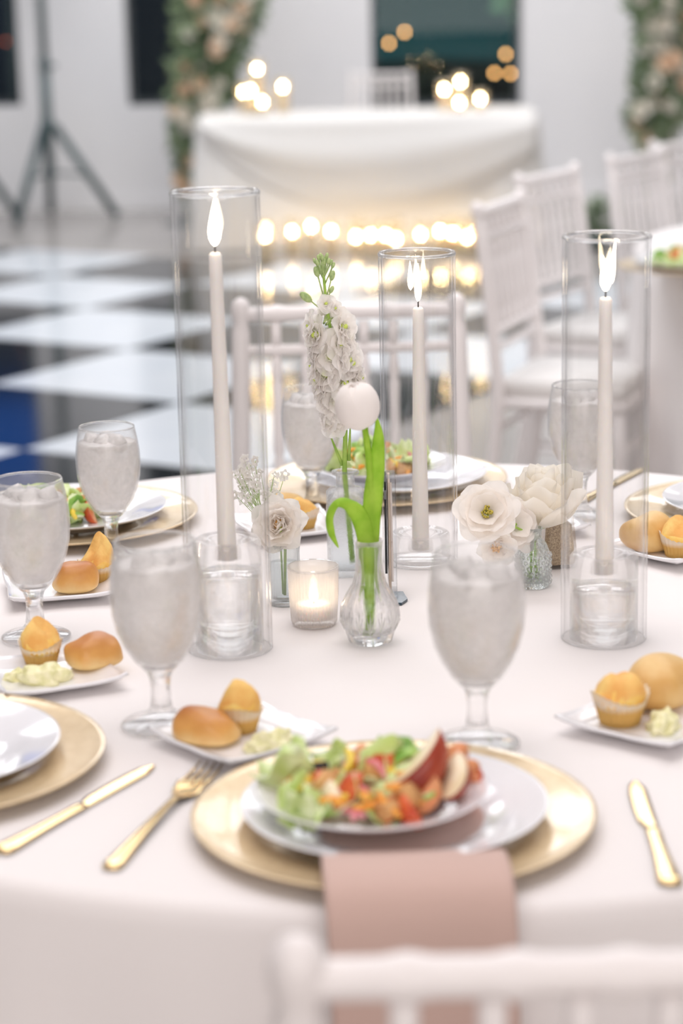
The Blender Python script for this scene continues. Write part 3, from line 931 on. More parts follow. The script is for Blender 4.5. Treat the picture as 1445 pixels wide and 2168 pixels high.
for side, L_ in (('left', lt), ('right', rt)):
    for i, (x, y, Y) in enumerate(L_):
        q = atY(x, y, Y)
        h = max(.03, q.z - .018 - SZ)
        far_candle((q.x, Y, SZ + .001), h, .038, h + .06, '%s candle in the %s cluster on the far head table' % (('highest', 'rightmost', 'leftmost', 'left inner', 'lowest')[i] if side == 'left' else ('leftmost', 'highest', 'rightmost', 'lowest')[i], side),
                   'glass round the %s candle of the %s head table cluster' % (('highest', 'rightmost', 'leftmost', 'left inner', 'lowest')[i] if side == 'left' else ('leftmost', 'highest', 'rightmost', 'lowest')[i], side), 'candles on the %s of the head table' % side)


# ------------------------------------------------------------------ goblets of iced water
def goblet_proto():
    t = empty('water_goblet')
    out = [(0, .0), (.034, .0), (.0365, .0012), (.0368, .003), (.034, .0048), (.022, .0078), (.0135, .0125), (.0105, .018), (.0092, .027), (.0088, .036), (.0098, .046), (.0118, .052), (.0165, .0565)]
    bm = lat(out + [(.010, .0595), (0, .0605)], 48); obj('stem_and_foot', bm, M_STEM, t)
    b_out = [(.0166, .0567), (.0225, .063), (.0305, .076), (.0365, .090), (.0405, .107), (.0418, .124), (.0412, .140), (.0388, .157), (.0358, .172)]
    b_in = [(r - .0013, z + .0006) for r, z in b_out][::-1]; b_in[0] = (b_out[-1][0] - .0013, b_out[-1][1])
    bm = lat(b_out + [(b_out[-1][0] - .0006, b_out[-1][1] + .0009)] + b_in + [(0, .0615)], 48); obj('bowl', bm, M_BOWL, t)
    rim = [(.0362, .1705), (.0362, .1722), (.0354, .1733), (.0344, .1722), (.0345, .1705)]
    obj('rim', lat(rim, 48, close=True), M_SOLID, t)
    w_ = [(0, .0622), (.0145, .0622)] + [(r - .0026, z + .001) for r, z in b_out[1:7]] + [(.0376, .150), (.0372, .1525), (.030, .1528), (.018, .1535), (0, .154)]
    def zf(r, z, a, k):
        return z + (.0022 * noise.noise(Vector((r * 90 * cos(a), r * 90 * sin(a), 2))) if z > .149 else 0)
    bm = lathe(bmesh.new(), w_, 48, zfun=zf); obj('iced_water', bm, M_ICE, t)
    # lumps of ice breaking the surface
    rnd = random.Random(4)
    for k in range(5):
        a = k * 1.26 + rnd.random() * .4; r = .008 + .014 * rnd.random(); bm = bmesh.new()
        s = .0072 + rnd.random() * .002
        box(bm, -s, s, -s, s, -s, s, M=Matrix.Rotation(rnd.random() * 3, 4, (rnd.random(), rnd.random(), rnd.random() + .1)))
        bmesh.ops.recalc_face_normals(bm, faces=bm.faces); bmesh.ops.bevel(bm, geom=bm.edges[:], offset=.0022, segments=2)
        obj('ice_cube', bm, M_ICE, t, loc=(r * cos(a), r * sin(a), .1515 + .0015 * rnd.random()))
    return t


gp = goblet_proto(); gu = [False]
for (bx, by), top, lab in [((77, 1352), (72, 1015), 'iced water goblet at the left edge, before the far left plate'),
                           ((238, 1178), (235, 915), 'iced water goblet before the left salad, near the dance floor'),
                           ((343, 1538), (338, 1145), 'large iced water goblet left of centre, before the tall hurricane vase'),
                           ((1010, 1578), (1008, 1170), 'large iced water goblet in front, between the middle and right hurricanes'),
                           ((662, 1078), (654, 835), 'iced water goblet at the far side, left of the stock flower'),
                           ((1226, 1094), (1200, 815), 'iced water goblet behind the right hurricane vase')]:
    g = gp if not gu[0] else copy_tree(gp); gu[0] = True
    q = at(bx, by, TZ); tq = atY(top[0], top[1], q.y)
    g.location = (q.x, q.y, TZ + .0006); s = (tq.z - TZ) / .1725; s = max(.93, min(1.06, s)); g.scale = (s, s, s)
    g.rotation_euler = (0, 0, bx * .37)
    tag(g, lab, 'goblet', 'goblets of iced water on the near table')


# ------------------------------------------------------------------ plates
def charger_me():
    bm = lat([(0, .0035), (.095, .0035), (.103, .0045), (.112, .0085), (.120, .0100), (.150, .0125), (.160, .0140), (.1645, .0155), (.165, .0145), (.1635, .0125), (.120, .0070), (.105, .0008), (0, .0008)], 96)
    return bm
def plate_me(R, h):
    k = R / .125
    return lat([(0, .0042), (.070 * k, .0042), (.080 * k, .0065), (.090 * k, .0125 * h), (.108 * k, .0165 * h), (.1225 * k, .0205 * h), (.125 * k, .0210 * h), (.1252 * k, .0200 * h), (.118 * k, .0165 * h), (.092 * k, .0095 * h), (.082 * k, .003), (.074 * k, .0005), (.070 * k, .002), (0, .002)], 96)
CH_ME = obj('tmp', charger_me(), M_GOLDP); ch_mesh = CH_ME.data; bpy.data.objects.remove(CH_ME)
P1 = obj('tmp', plate_me(.125, 1.0), M_PORC); dp_mesh = P1.data; bpy.data.objects.remove(P1)
P2 = obj('tmp', plate_me(.094, .95), M_PORC); sp_mesh = P2.data; bpy.data.objects.remove(P2)
for n_, m_ in (('charger_plate', ch_mesh), ('dinner_plate', dp_mesh), ('salad_plate', sp_mesh)): m_.name = n_


def plain(name, me, loc, label, cat, group=None, rz=0):
    o = bpy.data.objects.new(name, me); COL.objects.link(o); o.location = loc; o.rotation_euler = (0, 0, rz)
    return tag(o, label, cat, group)


# salads ---------------------------------------------------------------
def mesh_of(bm, mats, name):
    me = bpy.data.meshes.new(name); bm.to_mesh(me); bm.free()
    for m in mats: me.materials.append(m)
    for p_ in me.polygons: p_.use_smooth = True
    return me


def leaf_mesh(m, s):
    rnd = random.Random(s); bm = bmesh.new(); ph = rnd.random() * 6
    def f(u, v):
        x = (u - .5) * .034 * (sin(pi * (.12 + .8 * v)) ** .5); y = (v - .5) * .040
        return Vector((x, y, .007 * sin(u * 9 + ph) * (.4 + v) + .006 * cos(v * 7 + ph) + .010 * (2 * u - 1) ** 2))
    grid(bm, f, 5, 5); solidify(bm, .0007); return mesh_of(bm, [m], 'lettuce_leaf')


def wedge_mesh(skin, flesh, r, sp=pi * .55, name='tomato_wedge'):
    bm = bmesh.new(); n, m = 6, 6; g = []
    for i in range(n + 1):
        a = sp * i / n
        g.append([bm.verts.new((r * sin(pi * j / m) * cos(a) * 1.0, r * sin(pi * j / m) * sin(a) * .9, r * 1.15 * cos(pi * j / m))) for j in range(m + 1)])
    for i in range(n):
        for j in range(m): bm.faces.new((g[i][j], g[i + 1][j], g[i + 1][j + 1], g[i][j + 1])).material_index = 0
    for col in (g[0], g[-1]):
        f = bm.faces.new(col); f.material_index = 1
    bmesh.ops.remove_doubles(bm, verts=bm.verts, dist=1e-6); bmesh.ops.recalc_face_normals(bm, faces=bm.faces)
    return mesh_of(bm, [skin, flesh], name)


def strip_mesh(m, L, w_, name):
    bm = bmesh.new(); tube(bm, [(-L / 2, 0, 0), (-L / 4, .002, .002), (0, .003, .003), (L / 4, .001, .001), (L / 2, -.003, 0)], [w_ * .6, w_, w_, w_, w_ * .5], 6)
    return mesh_of(bm, [m], name)


def cube_mesh(m, s, name, sd=1):
    bm = bmesh.new(); box(bm, -s, s, -s * .9, s * .9, -s * .8, s * .8); bmesh.ops.recalc_face_normals(bm, faces=bm.faces)
    bmesh.ops.bevel(bm, geom=bm.edges[:], offset=s * .3, segments=1)
    for v in bm.verts: v.co += Vector([noise.noise(v.co * 150 + Vector((sd, k, 0))) * s * .25 for k in range(3)])
    return mesh_of(bm, [m], name)


def disc_mesh(m, m2, r, t_, name):
    bm = lat([(0, -t_), (r * .9, -t_), (r, 0), (r * .9, t_), (0, t_)], 12)
    for f in bm.faces: f.material_index = 0 if abs(f.calc_center_median().z) > t_ * .6 else 1
    return mesh_of(bm, [m, m2], name)


FOODS = [(leaf_mesh(M_LET, 1), .020, 10), (leaf_mesh(M_LET, 2), .020, 8), (leaf_mesh(M_LETD, 3), .020, 7),
         (wedge_mesh(M_TOM, M_TOMI, .014), .012, 7), (strip_mesh(M_CARR, .032, .0032, 'carrot_strip'), .006, 11),
         (strip_mesh(M_CHEE, .026, .0034, 'cheese_shred'), .006, 10), (cube_mesh(M_CROU, .0085, 'crouton'), .009, 7),
         (strip_mesh(M_ONI, .030, .0034, 'onion_slice'), .006, 6), (disc_mesh(M_CUKE, M_LETD, .014, .0022, 'cucumber_slice'), .008, 4),
         (cube_mesh(M_CREAM, .007, 'potato_cube', 5), .008, 4), (disc_mesh(M_OLI, M_OLI, .007, .0035, 'olive_slice'), .006, 3)]




def half_wedge():
    bm = bmesh.new(); n, m = 16, 8; R = []
    # half lens: flat cream face at y = 0, skin bulging to -y, pointed at both x ends
    for i in range(n + 1):
        t = -1 + 2 * i / n; hw = .019 * max(0, 1 - t * t) ** .6; dp = .027 * max(0, 1 - t * t) ** .55
        R.append([bm.verts.new((.035 * t, -dp * sin(pi * j / m) - .006 * (1 - t * t), hw * cos(pi * j / m))) for j in range(m + 1)])
    for i in range(n):
        for j in range(m): bm.faces.new((R[i][j], R[i + 1][j], R[i + 1][j + 1], R[i][j + 1])).material_index = 0
        bm.faces.new((R[i][0], R[i + 1][0], R[i + 1][m], R[i][m])).material_index = 1
    bmesh.ops.remove_doubles(bm, verts=bm.verts, dist=1e-6)
    bmesh.ops.recalc_face_normals(bm, faces=bm.faces)
    return mesh_of(bm, [M_BEET, M_CREAM], 'large_red_wedge')


def salad(loc, rx, ry, h, label, seed, big=False, palette=None, scale=1.0, cnt=1.0, bias=None):
    rnd = random.Random(seed); t = empty('salad', loc, 0, label, 'salad', 'mixed salads on the place settings')
    items = []
    for idx, (me, sz, n) in enumerate(FOODS):
        wgt = (palette or {}).get(idx, 1.0)
        items += [(idx, me)] * int(round(n * wgt * cnt))
    rnd.shuffle(items); items.sort(key=lambda q: 0 if q[0] in (0, 1, 2) and rnd.random() < .6 else 1)
    N_ = len(items)
    for k, (idx, me) in enumerate(items):
        lay = k / N_; a = rnd.uniform(0, 2 * pi); r = sqrt(rnd.random()) * (1 - .30 * lay)
        x, y = rx * r * cos(a), ry * r * sin(a)
        if bias and idx in bias:
            x += bias[idx] * rx; ll = sqrt((x / rx) ** 2 + (y / ry) ** 2)
            if ll > 1: x, y = x / ll, y / ll
        z = .008 + h * lay * (1 - .75 * r * r) + rnd.uniform(0, .003)
        o = obj(me.name.split('.')[0], me, None, t)
        tl = .5 if idx in (4, 5, 7, 8) else .8
        o.matrix_local = Matrix.Translation((x, y, z)) @ Matrix.Rotation(rnd.uniform(0, 6.28), 4, 'Z') @ Matrix.Rotation(rnd.uniform(-tl, tl), 4, 'X') @ Matrix.Rotation(rnd.uniform(-tl, tl), 4, 'Y') @ Matrix.Scale(scale * rnd.uniform(.85, 1.25), 4)
    return t


def place(cx, cy, label_pos, dx=0, dy=0, sdx=0, sdy=0, salad_plate=True):
    plain('charger_plate', ch_mesh, (cx, cy, TZ), 'champagne gold charger plate ' + label_pos, 'charger', 'gold charger plates')
    plain('dinner_plate', dp_mesh, (cx + dx, cy + dy, TZ + .0040), 'white dinner plate on the gold charger ' + label_pos, 'plate', 'white dinner plates')
    if salad_plate:
        plain('salad_plate', sp_mesh, (cx + dx + sdx, cy + dy + sdy, TZ + .0040 + .0155), 'smaller white salad plate on the dinner plate ' + label_pos, 'plate', 'white salad plates')
    return Vector((cx + dx + sdx, cy + dy + sdy, TZ + .0040 + (.0155 + .0045 if salad_plate else .0045)))


# A: front
AX, AY = .037, 1.645
place(AX, AY, 'in front, over the blush napkin', .001, -.004, -.018, -.006)
s0 = salad((AX - .014, AY - .010, TZ + .024), .076, .064, .021, 'colourful mixed salad with a big dark red wedge on the front plate', 21,
           palette={0: .8, 1: .5, 2: .25, 3: 1.9, 4: 1.9, 5: 1.5, 6: 1.8, 7: 1.3, 9: 1.5, 10: 1}, bias={0: -.45, 1: -.4, 2: .1, 5: -.2, 3: .2, 6: .1})
BIGW = half_wedge()
ax_ = Vector((.66, .16, .60)).normalized(); fn_ = Vector((-.66, .06, .70)); fn_ = (fn_ - ax_ * fn_.dot(ax_)).normalized()
rotm = Matrix((ax_, fn_, ax_.cross(fn_))).transposed().to_4x4()
for (x, y, z, sc_, ex) in ((.026, -.012, .042, 1.0, 0), (.060, -.020, .030, .62, .9)):
    o = obj('large_red_wedge', BIGW, None, s0); o.matrix_local = Matrix.Translation((x, y, z)) @ Matrix.Rotation(ex, 4, 'Z') @ rotm @ Matrix.Scale(sc_, 4)
    o['label'] = 'dark red skinned wedge with cream flesh'
for (x, y, z, rot, sc_) in ((.066, .016, .026, (.3, .4, 1), 1.15), (.074, .004, .022, (1.3, .4, 2), .9)):
    o = obj('tomato_wedge', FOODS[3][0], None, s0); o.location = (x, y, z); o.rotation_euler = rot; o.scale = (sc_,) * 3
# B: left
place(-.379, 1.805, 'at the lower left edge', 0, 0, salad_plate=False)
# C: back left
q = place(-.350, 2.695, 'behind the left goblets', .0, .0, salad_plate=False)
salad(q + Vector((-.014, -.004, -.001)), .072, .052, .022, 'mixed salad with carrot and greens behind the left goblets', 31, palette={3: 1.4})
# D: far centre
q = place(.062, 2.865, 'on the far side behind the middle hurricane', .012, -.004, -.022, -.004)
salad(q + Vector((.0, 0, -.001)), .062, .055, .020, 'orange and red mixed salad on the far side plate', 41, palette={4: 1.6, 5: 1.4, 2: .5})
# E: right
q = place(.525, 2.655, 'at the right edge', .01, .01, .012, .0)
salad(q + Vector((.0, 0, -.001)), .066, .062, .030, 'leafy green salad with red onion at the right edge', 51, palette={0: 1.6, 2: 2, 7: 1.5, 4: .4, 5: .3})
# F: left, barely in frame
place(-.562, 2.26, 'just touching the left edge', 0, 0, salad_plate=False)
# neighbour table
qn = at(1452, 572, TZ)
plain('charger_plate', ch_mesh, (qn.x, qn.y, TZ), 'gold charger plate on the neighbouring table at the right', 'charger', 'gold charger plates')
plain('dinner_plate', dp_mesh, (qn.x, qn.y, TZ + .004), 'white dinner plate on the neighbouring table at the right', 'plate', 'white dinner plates')
salad((qn.x, qn.y, TZ + .009), .075, .06, .03, 'mixed salad on the neighbouring table at the right', 61, palette={0: 1.5, 3: 1.6}, cnt=.8)

# blush napkin: under the salad plate, over the rims and table edge, hanging down
prof = [(1.668, TZ + .0088), (1.600, TZ + .0092), (1.565, TZ + .012), (1.545, TZ + .020), (1.520, TZ + .0262), (1.502, TZ + .0276), (1.486, TZ + .0262), (1.471, TZ + .0215), (1.459, TZ + .012), (1.450, TZ - .003),
        (1.444, TZ - .026), (1.440, TZ - .06), (1.437, TZ - .10), (1.434, TZ - .16), (1.430, TZ - .24), (1.425, TZ - .33), (1.418, TZ - .40)]
bm = bmesh.new()
def napf(u, v):
    k = v * (len(prof) - 1); i = min(int(k), len(prof) - 2); f = k - i
    p0, p1, p2, p3 = (prof[max(i - 1, 0)], prof[i], prof[i + 1], prof[min(i + 2, len(prof) - 1)])
    y, z = [.5 * (2 * p1[q] + (p2[q] - p0[q]) * f + (2 * p0[q] - 5 * p1[q] + 4 * p2[q] - p3[q]) * f * f + (3 * p1[q] - p0[q] - 3 * p2[q] + p3[q]) * f ** 3) for q in (0, 1)]
    wd = .138; cx = .047 + .010 * v
    x = cx + (u - .5) * wd * (1 + .02 * sin(v * 5))
    hang = max(0, (v - .6) / .4)
    y += hang * (.007 * sin(u * 8 + 1.0 + v) - .006)
    return Vector((x, y, z))
grid(bm, napf, 24, 96); bmesh.ops.recalc_face_normals(bm, faces=bm.faces)
bmesh.ops.solidify(bm, geom=bm.faces[:], thickness=.0028)
tag(obj('napkin', bm, M_NAP), 'folded blush pink napkin hanging from the front plate over the table edge', 'napkin')


# ------------------------------------------------------------------ bread plates with rolls, muffins and butter
def square_plate_me(S=.062):
    bm = bmesh.new(); n = 20
    def f(u, v):
        x, y = (u * 2 - 1), (v * 2 - 1)
        # square edges dip, corners lift
        e = max(abs(x), abs(y)); c = abs(x * y)
        z = .004 + .0075 * max(0, (e - .62) / .38) ** 1.6 + .005 * c ** 3
        return Vector((x * S * (1 - .03 * (1 - abs(y)) ** 2), y * S * (1 - .03 * (1 - abs(x)) ** 2), z))
    grid(bm, f, n, n); bmesh.ops.recalc_face_normals(bm, faces=bm.faces)
    bmesh.ops.solidify(bm, geom=bm.faces[:], thickness=.0032)
    return bm
o = obj('tmp', square_plate_me(), M_PORC); bp_mesh = o.data; bpy.data.objects.remove(o); bp_mesh.name = 'bread_plate'


def roll_me(seed, mt, L=.029, W_=.024, H_=.036, slope=0.0):
    rnd = random.Random(seed); bm = bmesh.new(); bmesh.ops.create_icosphere(bm, subdivisions=4, radius=1)
    off = Vector((seed * 3.1, 0, 0))
    for v in bm.verts:
        c = v.co.copy(); n_ = noise.noise(c * 1.3 + off) * .12
        # squarish bun: superellipsoid, flat base
        def se(t, e): return (abs(t) ** e) * (1 if t >= 0 else -1)
        x, y = se(c.x, .85), se(c.y, .85)
        z = se(c.z, .9)
        z = z if z > 0 else z * .55
        k = 1 + n_
        v.co = Vector((x * L * k, y * W_ * k, (z * .62 + .34) * H_ * (1 + n_ + slope * x)))
        if v.co.z < .0: v.co.z = 0
    me = mesh_of(bm, [mt], 'bread_roll'); return me


ROLLS = [roll_me(1, M_CRUST, slope=.05), roll_me(2, M_CRUST, .031, .023, .033, -.12), roll_me(3, M_CRUST, .027, .026, .038, .1), roll_me(5, M_CRUST2, .030, .026, .040), roll_me(7, M_CRUST2, .030, .027, .041)]


def muffin_proto(seed, broken=0.5):
    t = empty('corn_muffin')
    def fl(r, z, a, k): return r * (1 + .035 * sin(24 * a))
    zmx = .025
    bm = lathe(bmesh.new(), [(0, .0006), (.0145, .0006), (.0165, .008), (.0195, .018), (.0220, zmx)], 96, flute=lambda r, z, a, k: r if k < 1 else fl(r, z, a, k),
               zfun=lambda r, z, a, k: z + (.0035 * sin(a * 2 + seed) + .0008 * sin(24 * a) if k == 4 else 0))
    bmesh.ops.solidify(bm, geom=bm.faces[:], thickness=.0004)
    obj('paper_cup', bm, M_PAPER, t)
    rnd = random.Random(seed)
    def zz(r, z, a, k):
        if z < .02: return z
        return z + (noise.noise(Vector((r * 60 * cos(a) + seed * 5, r * 60 * sin(a), 0))) * .008 + broken * .016 * (1 - r / .022) + broken * .009 * cos(a - seed))
    bm = lathe(bmesh.new(), [(0, .002), (.0132, .002), (.0152, .008), (.0180, .018), (.0200, .0235), (.0185, .028), (.0130, .033), (.007, .035), (0, .0355)], 36, zfun=zz)
    for f in bm.faces: f.material_index = 1 if f.calc_center_median().z > .026 else 0
    obj('cake', bm, [M_CAKE, M_CAKET], t)
    return t


def butter_me(seed, s=1.0):
    bm = bmesh.new(); bmesh.ops.create_icosphere(bm, subdivisions=4, radius=1)
    for v in bm.verts:
        c = v.co.copy(); k = 1 + .38 * noise.noise(c * 2.1 + Vector((seed * 7.3, 1, 0))) + .12 * noise.noise(c * 6 + Vector((seed, 0, 3)))
        v.co = Vector((c.x * .019 * k, c.y * .012 * k, max(0, (c.z * .8 + .35) * .012 * k))) * s
    return mesh_of(bm, [M_BUTTER], 'butter_scoop')


def bread_set(corner_px, ang, name, items):
    """corner_px: pixel of plate centre"""
    c = at(*corner_px, TZ + .01); e = plain('bread_plate', bp_mesh, (c.x, c.y, TZ), 'small square white bread plate ' + name, 'plate', 'square bread plates', rz=radians(ang))
    for it in items:
        kind, px_, py_ = it[:3]; q = at(px_, py_, TZ + .006)
        if kind == 'roll':
            o = plain('bread_roll', ROLLS[it[3]], (q.x, q.y, TZ + .0055), it[5], 'bread roll', 'bread rolls on square plates', rz=radians(it[4]))
            if len(it) > 6: o.scale = (it[6],) * 3
        elif kind == 'muffin':
            m = muffin_proto(it[3], it[4]); m.location = (q.x, q.y, TZ + .0055)
            if len(it) > 6: m.scale = (it[6],) * 3
            tag(m, it[5], 'muffin', 'corn muffins in paper cups')
        else:
            plain('butter_scoop', butter_me(it[3], it[6] if len(it) > 6 else 1), (q.x, q.y, TZ + .0055), it[5], 'butter', 'herb butter scoops', rz=radians(it[4]))


bread_set((128, 1240), 12, 'by the left goblet stems', [('roll', 162, 1252, 2, 10, 'golden round bread roll behind the left edge goblet'), ('muffin', 207, 1232, 1, 1.0, 'broken corn muffin in white paper behind the golden roll, far left')])
bread_set((105, 1425), 24, 'at the left above the empty plate', [('roll', 200, 1412, 0, 25, 'shiny brown bread roll at the right of the left plate'), ('muffin', 88, 1408, 2, .9, 'corn muffin with a peaked top beside the shiny brown roll'), ('butter', 95, 1446, 3, 10, 'crumbly herb butter before the peaked muffin on the left plate', 1.25), ('butter', 38, 1440, 4, 40, 'small herb butter lump at the left plate edge', .8)])
bread_set((512, 1556), 40, 'left of the front salad', [('roll', 437, 1572, 1, -22, 'oval golden bread roll left of the front salad'), ('muffin', 508, 1548, 5, .9, 'corn muffin behind the oval roll near the front salad'), ('butter', 565, 1588, 6, 20, 'herb butter scoop right of the oval roll', 1.1), ('butter', 590, 1570, 8, 60, 'second herb butter lump on the plate beside the front salad', .8)])
bread_set((1372, 1522), -40 + 90, 'at the right above the gold knife', [('roll', 1398, 1492, 3, 50, 'large pale brown roll behind the right muffin', 1.25), ('muffin', 1311, 1532, 7, .35, 'flat topped corn muffin in paper on the right plate', 1.2), ('butter', 1402, 1545, 9, 70, 'peaked herb butter scoop in front of the large right roll', 1.15)])
bread_set((1420, 1158), -48 + 90, 'at the far right behind the right hurricane', [('roll', 1374, 1164, 4, 30, 'pale round roll seen beside the right hurricane vase', 1.15), ('muffin', 1438, 1178, 8, .5, 'corn muffin in paper cut by the right edge', 1.1)])
bread_set((612, 1112), 20, 'half hidden behind the cream ranunculus', [('roll', 604, 1104, 3, 20, 'orange brown roll peeking above the cream ranunculus', .95), ('muffin', 640, 1118, 9, .2, 'corn muffin in paper right of the cream ranunculus')])
bread_set((1120, 1105), 10, 'hidden behind the lisianthus blooms', [('muffin', 1134, 1114, 3, .6, 'corn muffin glimpsed between the lisianthus and pepper shaker')])


# ------------------------------------------------------------------ cutlery
def knife(a, b, z, label):
    """a = blade tip, b = handle end (world)"""
    a = Vector((a[0], a[1], z)); b = Vector((b[0], b[1], z)); d = b - a; L = .222
    t = empty('table_knife', b, atan2(-d.y, -d.x), label, 'knife', 'gold knives on the near table')
    bm = bmesh.new(); n = 16; pts = [(x, 0, .0032) for x in [0, .003, .010, .03, .05, .07, .09, .105, .112]]
    tube(bm, pts, [.0055, .0095, .0098, .0085, .0072, .0064, .0060, .0065, .0055], 12, flat=.36)
    obj('handle', bm, M_GOLD, t)
    bm = bmesh.new()
    top = [(.111, .0045), (.118, .0062), (.130, .0098), (.160, .0108), (.190, .0104), (.208, .0085), (.217, .004), (.2195, 0)]
    def bl(u, v):
        k = u * (len(top) - 1); i = min(int(k), len(top) - 2); f = k - i
        x = top[i][0] * (1 - f) + top[i + 1][0] * f; w_ = top[i][1] * (1 - f) + top[i + 1][1] * f
        return Vector((x, -.0055 + (w_ + .0055) * v if x < .2 else -.0055 * (1 - (x - .2) / .02) + (w_ + .0055 * (1 - (x - .2) / .02)) * v, .0028))
    grid(bm, bl, 28, 4); bmesh.ops.recalc_face_normals(bm, faces=bm.faces); bmesh.ops.solidify(bm, geom=bm.faces[:], thickness=.0013)
    obj('blade', bm, M_GOLD, t)
    return t


def fork(a, b, z, label):
    a = Vector((a[0], a[1], z)); b = Vector((b[0], b[1], z)); d = b - a
    t = empty('table_fork', b, atan2(-d.y, -d.x), label, 'fork')
    bm = bmesh.new(); tube(bm, [(0, 0, .003), (.003, 0, .003), (.012, 0, .003), (.04, 0, .0045), (.08, 0, .0065), (.12, 0, .0075), (.140, 0, .0072), (.150, 0, .006)],
                           [.005, .0082, .0085, .0068, .0048, .0036, .0036, .0048], 12, flat=.42)
    obj('handle', bm, M_GOLD, t)
    bm = bmesh.new()
    def nk(u, v):
        x = .148 + .034 * u; hw = .0045 + .0085 * sin(min(1, u * 1.3) * pi / 2)
        return Vector((x, (v * 2 - 1) * hw, .0065 - .0035 * sin(u * pi) - .0015 * (1 - (2 * v - 1) ** 2)))
    grid(bm, nk, 10, 8); bmesh.ops.recalc_face_normals(bm, faces=bm.faces); bmesh.ops.solidify(bm, geom=bm.faces[:], thickness=.0014); obj('neck', bm, M_GOLD, t)
    for k in range(4):
        y = -.0108 + k * .0072
        bm = bmesh.new(); tube(bm, [(.179, y, .0050), (.195, y, .0038), (.215, y, .0042), (.232, y * .96, .0068)], [.0019, .0018, .0015, .0009], 8); obj('tine', bm, M_GOLD, t)
    return t


def atxy(x, y): q = at(x, y, TZ + .003); return (q.x, q.y)
knife(atxy(330, 1618), atxy(-2, 1803), TZ, 'gold knife lying at the lower left beside the empty plate')
fork(atxy(462, 1608), atxy(232, 1838), TZ, 'gold fork left of the front plate')
knife(atxy(1347, 1650), atxy(1420, 1872), TZ, 'gold knife right of the front plate')
knife(atxy(1345, 1000), atxy(1228, 1060), TZ, 'knife lying behind the right hurricane vase')


# ------------------------------------------------------------------ small vases and votive
def ribs(n, amp): return lambda r, z, a, k: r * (1 + amp * abs(sin(n * a / 2)))
# votive
q = at(665, 1322, TZ)
t = empty('votive_glass', (q.x, q.y, TZ), 0, 'small ribbed glass votive holding a lit tealight, before the flowers', 'candle glass')
prof_o = [(0, .0005), (.020, .0005), (.0238, .002), (.0245, .006), (.0262, .035), (.0268, .058), (.0275, .064), (.0272, .0655)]
prof_i = [(.0262, .065), (.0255, .058), (.0248, .035), (.0230, .009), (0, .008)]
obj('ribbed_wall', lathe(bmesh.new(), prof_o + prof_i, 192, flute=lambda r, z, a, k: r * (1 + (.022 * sin(44 * a) if 3 <= k <= 5 else 0))), M_RIBV, t)
obj('rim', lat([(.0278, .0635), (.0279, .0655), (.0268, .0662), (.0262, .065)], 64, close=True), M_SOLID, t)
t = empty('tealight', (q.x, q.y, TZ + .0085), 0, 'glowing tealight burning inside the ribbed votive', 'candle')
obj('wax', lat([(0, 0), (.0185, 0), (.0190, .015), (.0175, .016), (.006, .0145), (0, .0142)], 32), M_WAX, t)
bm = bmesh.new(); tube(bm, [(0, 0, .014), (0, 0, .020)], .0008, 6); obj('wick', bm, M_WICK, t)
o = obj('flame', flame_bm(.020, .0050), M_FLAMET, t, loc=(0, 0, .0175)); o['label'] = 'glowing flame'

# square patterned bottle
q = at(735, 1222, TZ); BY = q.y + .015
be = empty('glass_bottle', (q.x, BY, TZ), .03, 'square patterned glass bottle holding the tall white stock', 'bottle')
def sq_bottle(prof, e):
    bm = bmesh.new(); seg = 64; rings = []
    for r, z, s in prof:
        ring = []
        for i in range(seg):
            a = 2 * pi * i / seg; c_, s_ = cos(a), sin(a)
            ex = 1 - .72 * s
            ring.append(bm.verts.new((r * abs(c_) ** ex * (1 if c_ >= 0 else -1), r * .92 * abs(s_) ** ex * (1 if s_ >= 0 else -1), z)))
        rings.append(ring)
    for A, B in zip(rings, rings[1:]):
        for i in range(seg): bm.faces.new((A[i], A[(i + 1) % seg], B[(i + 1) % seg], B[i]))
    bm.faces.new(rings[0][::-1]); bm.faces.new(rings[-1])
    return bm
obj('bottle_body', sq_bottle([(.0205, .0005, 1), (.0225, .002, 1), (.0228, .010, 1), (.0228, .092, 1), (.0224, .097, 1), (.0190, .1015, .7), (.0120, .1035, .1), (.0108, .106, 0), (.0106, .118, 0),
                              (.0155, .1195, 0), (.0162, .1215, 0), (.0155, .1235, 0), (.0105, .124, 0), (.0088, .118, 0), (.0090, .105, 0), (.0125, .1015, .1), (.0190, .0965, .8), (.0208, .092, 1), (.0208, .012, 1), (.0190, .008, 1)], be), M_SQ, be)
obj('water', sq_bottle([(.018, .009, 1), (.0200, .012, 1), (.0200, .084, 1), (.018, .0845, 1)], be), M_WATER, be)


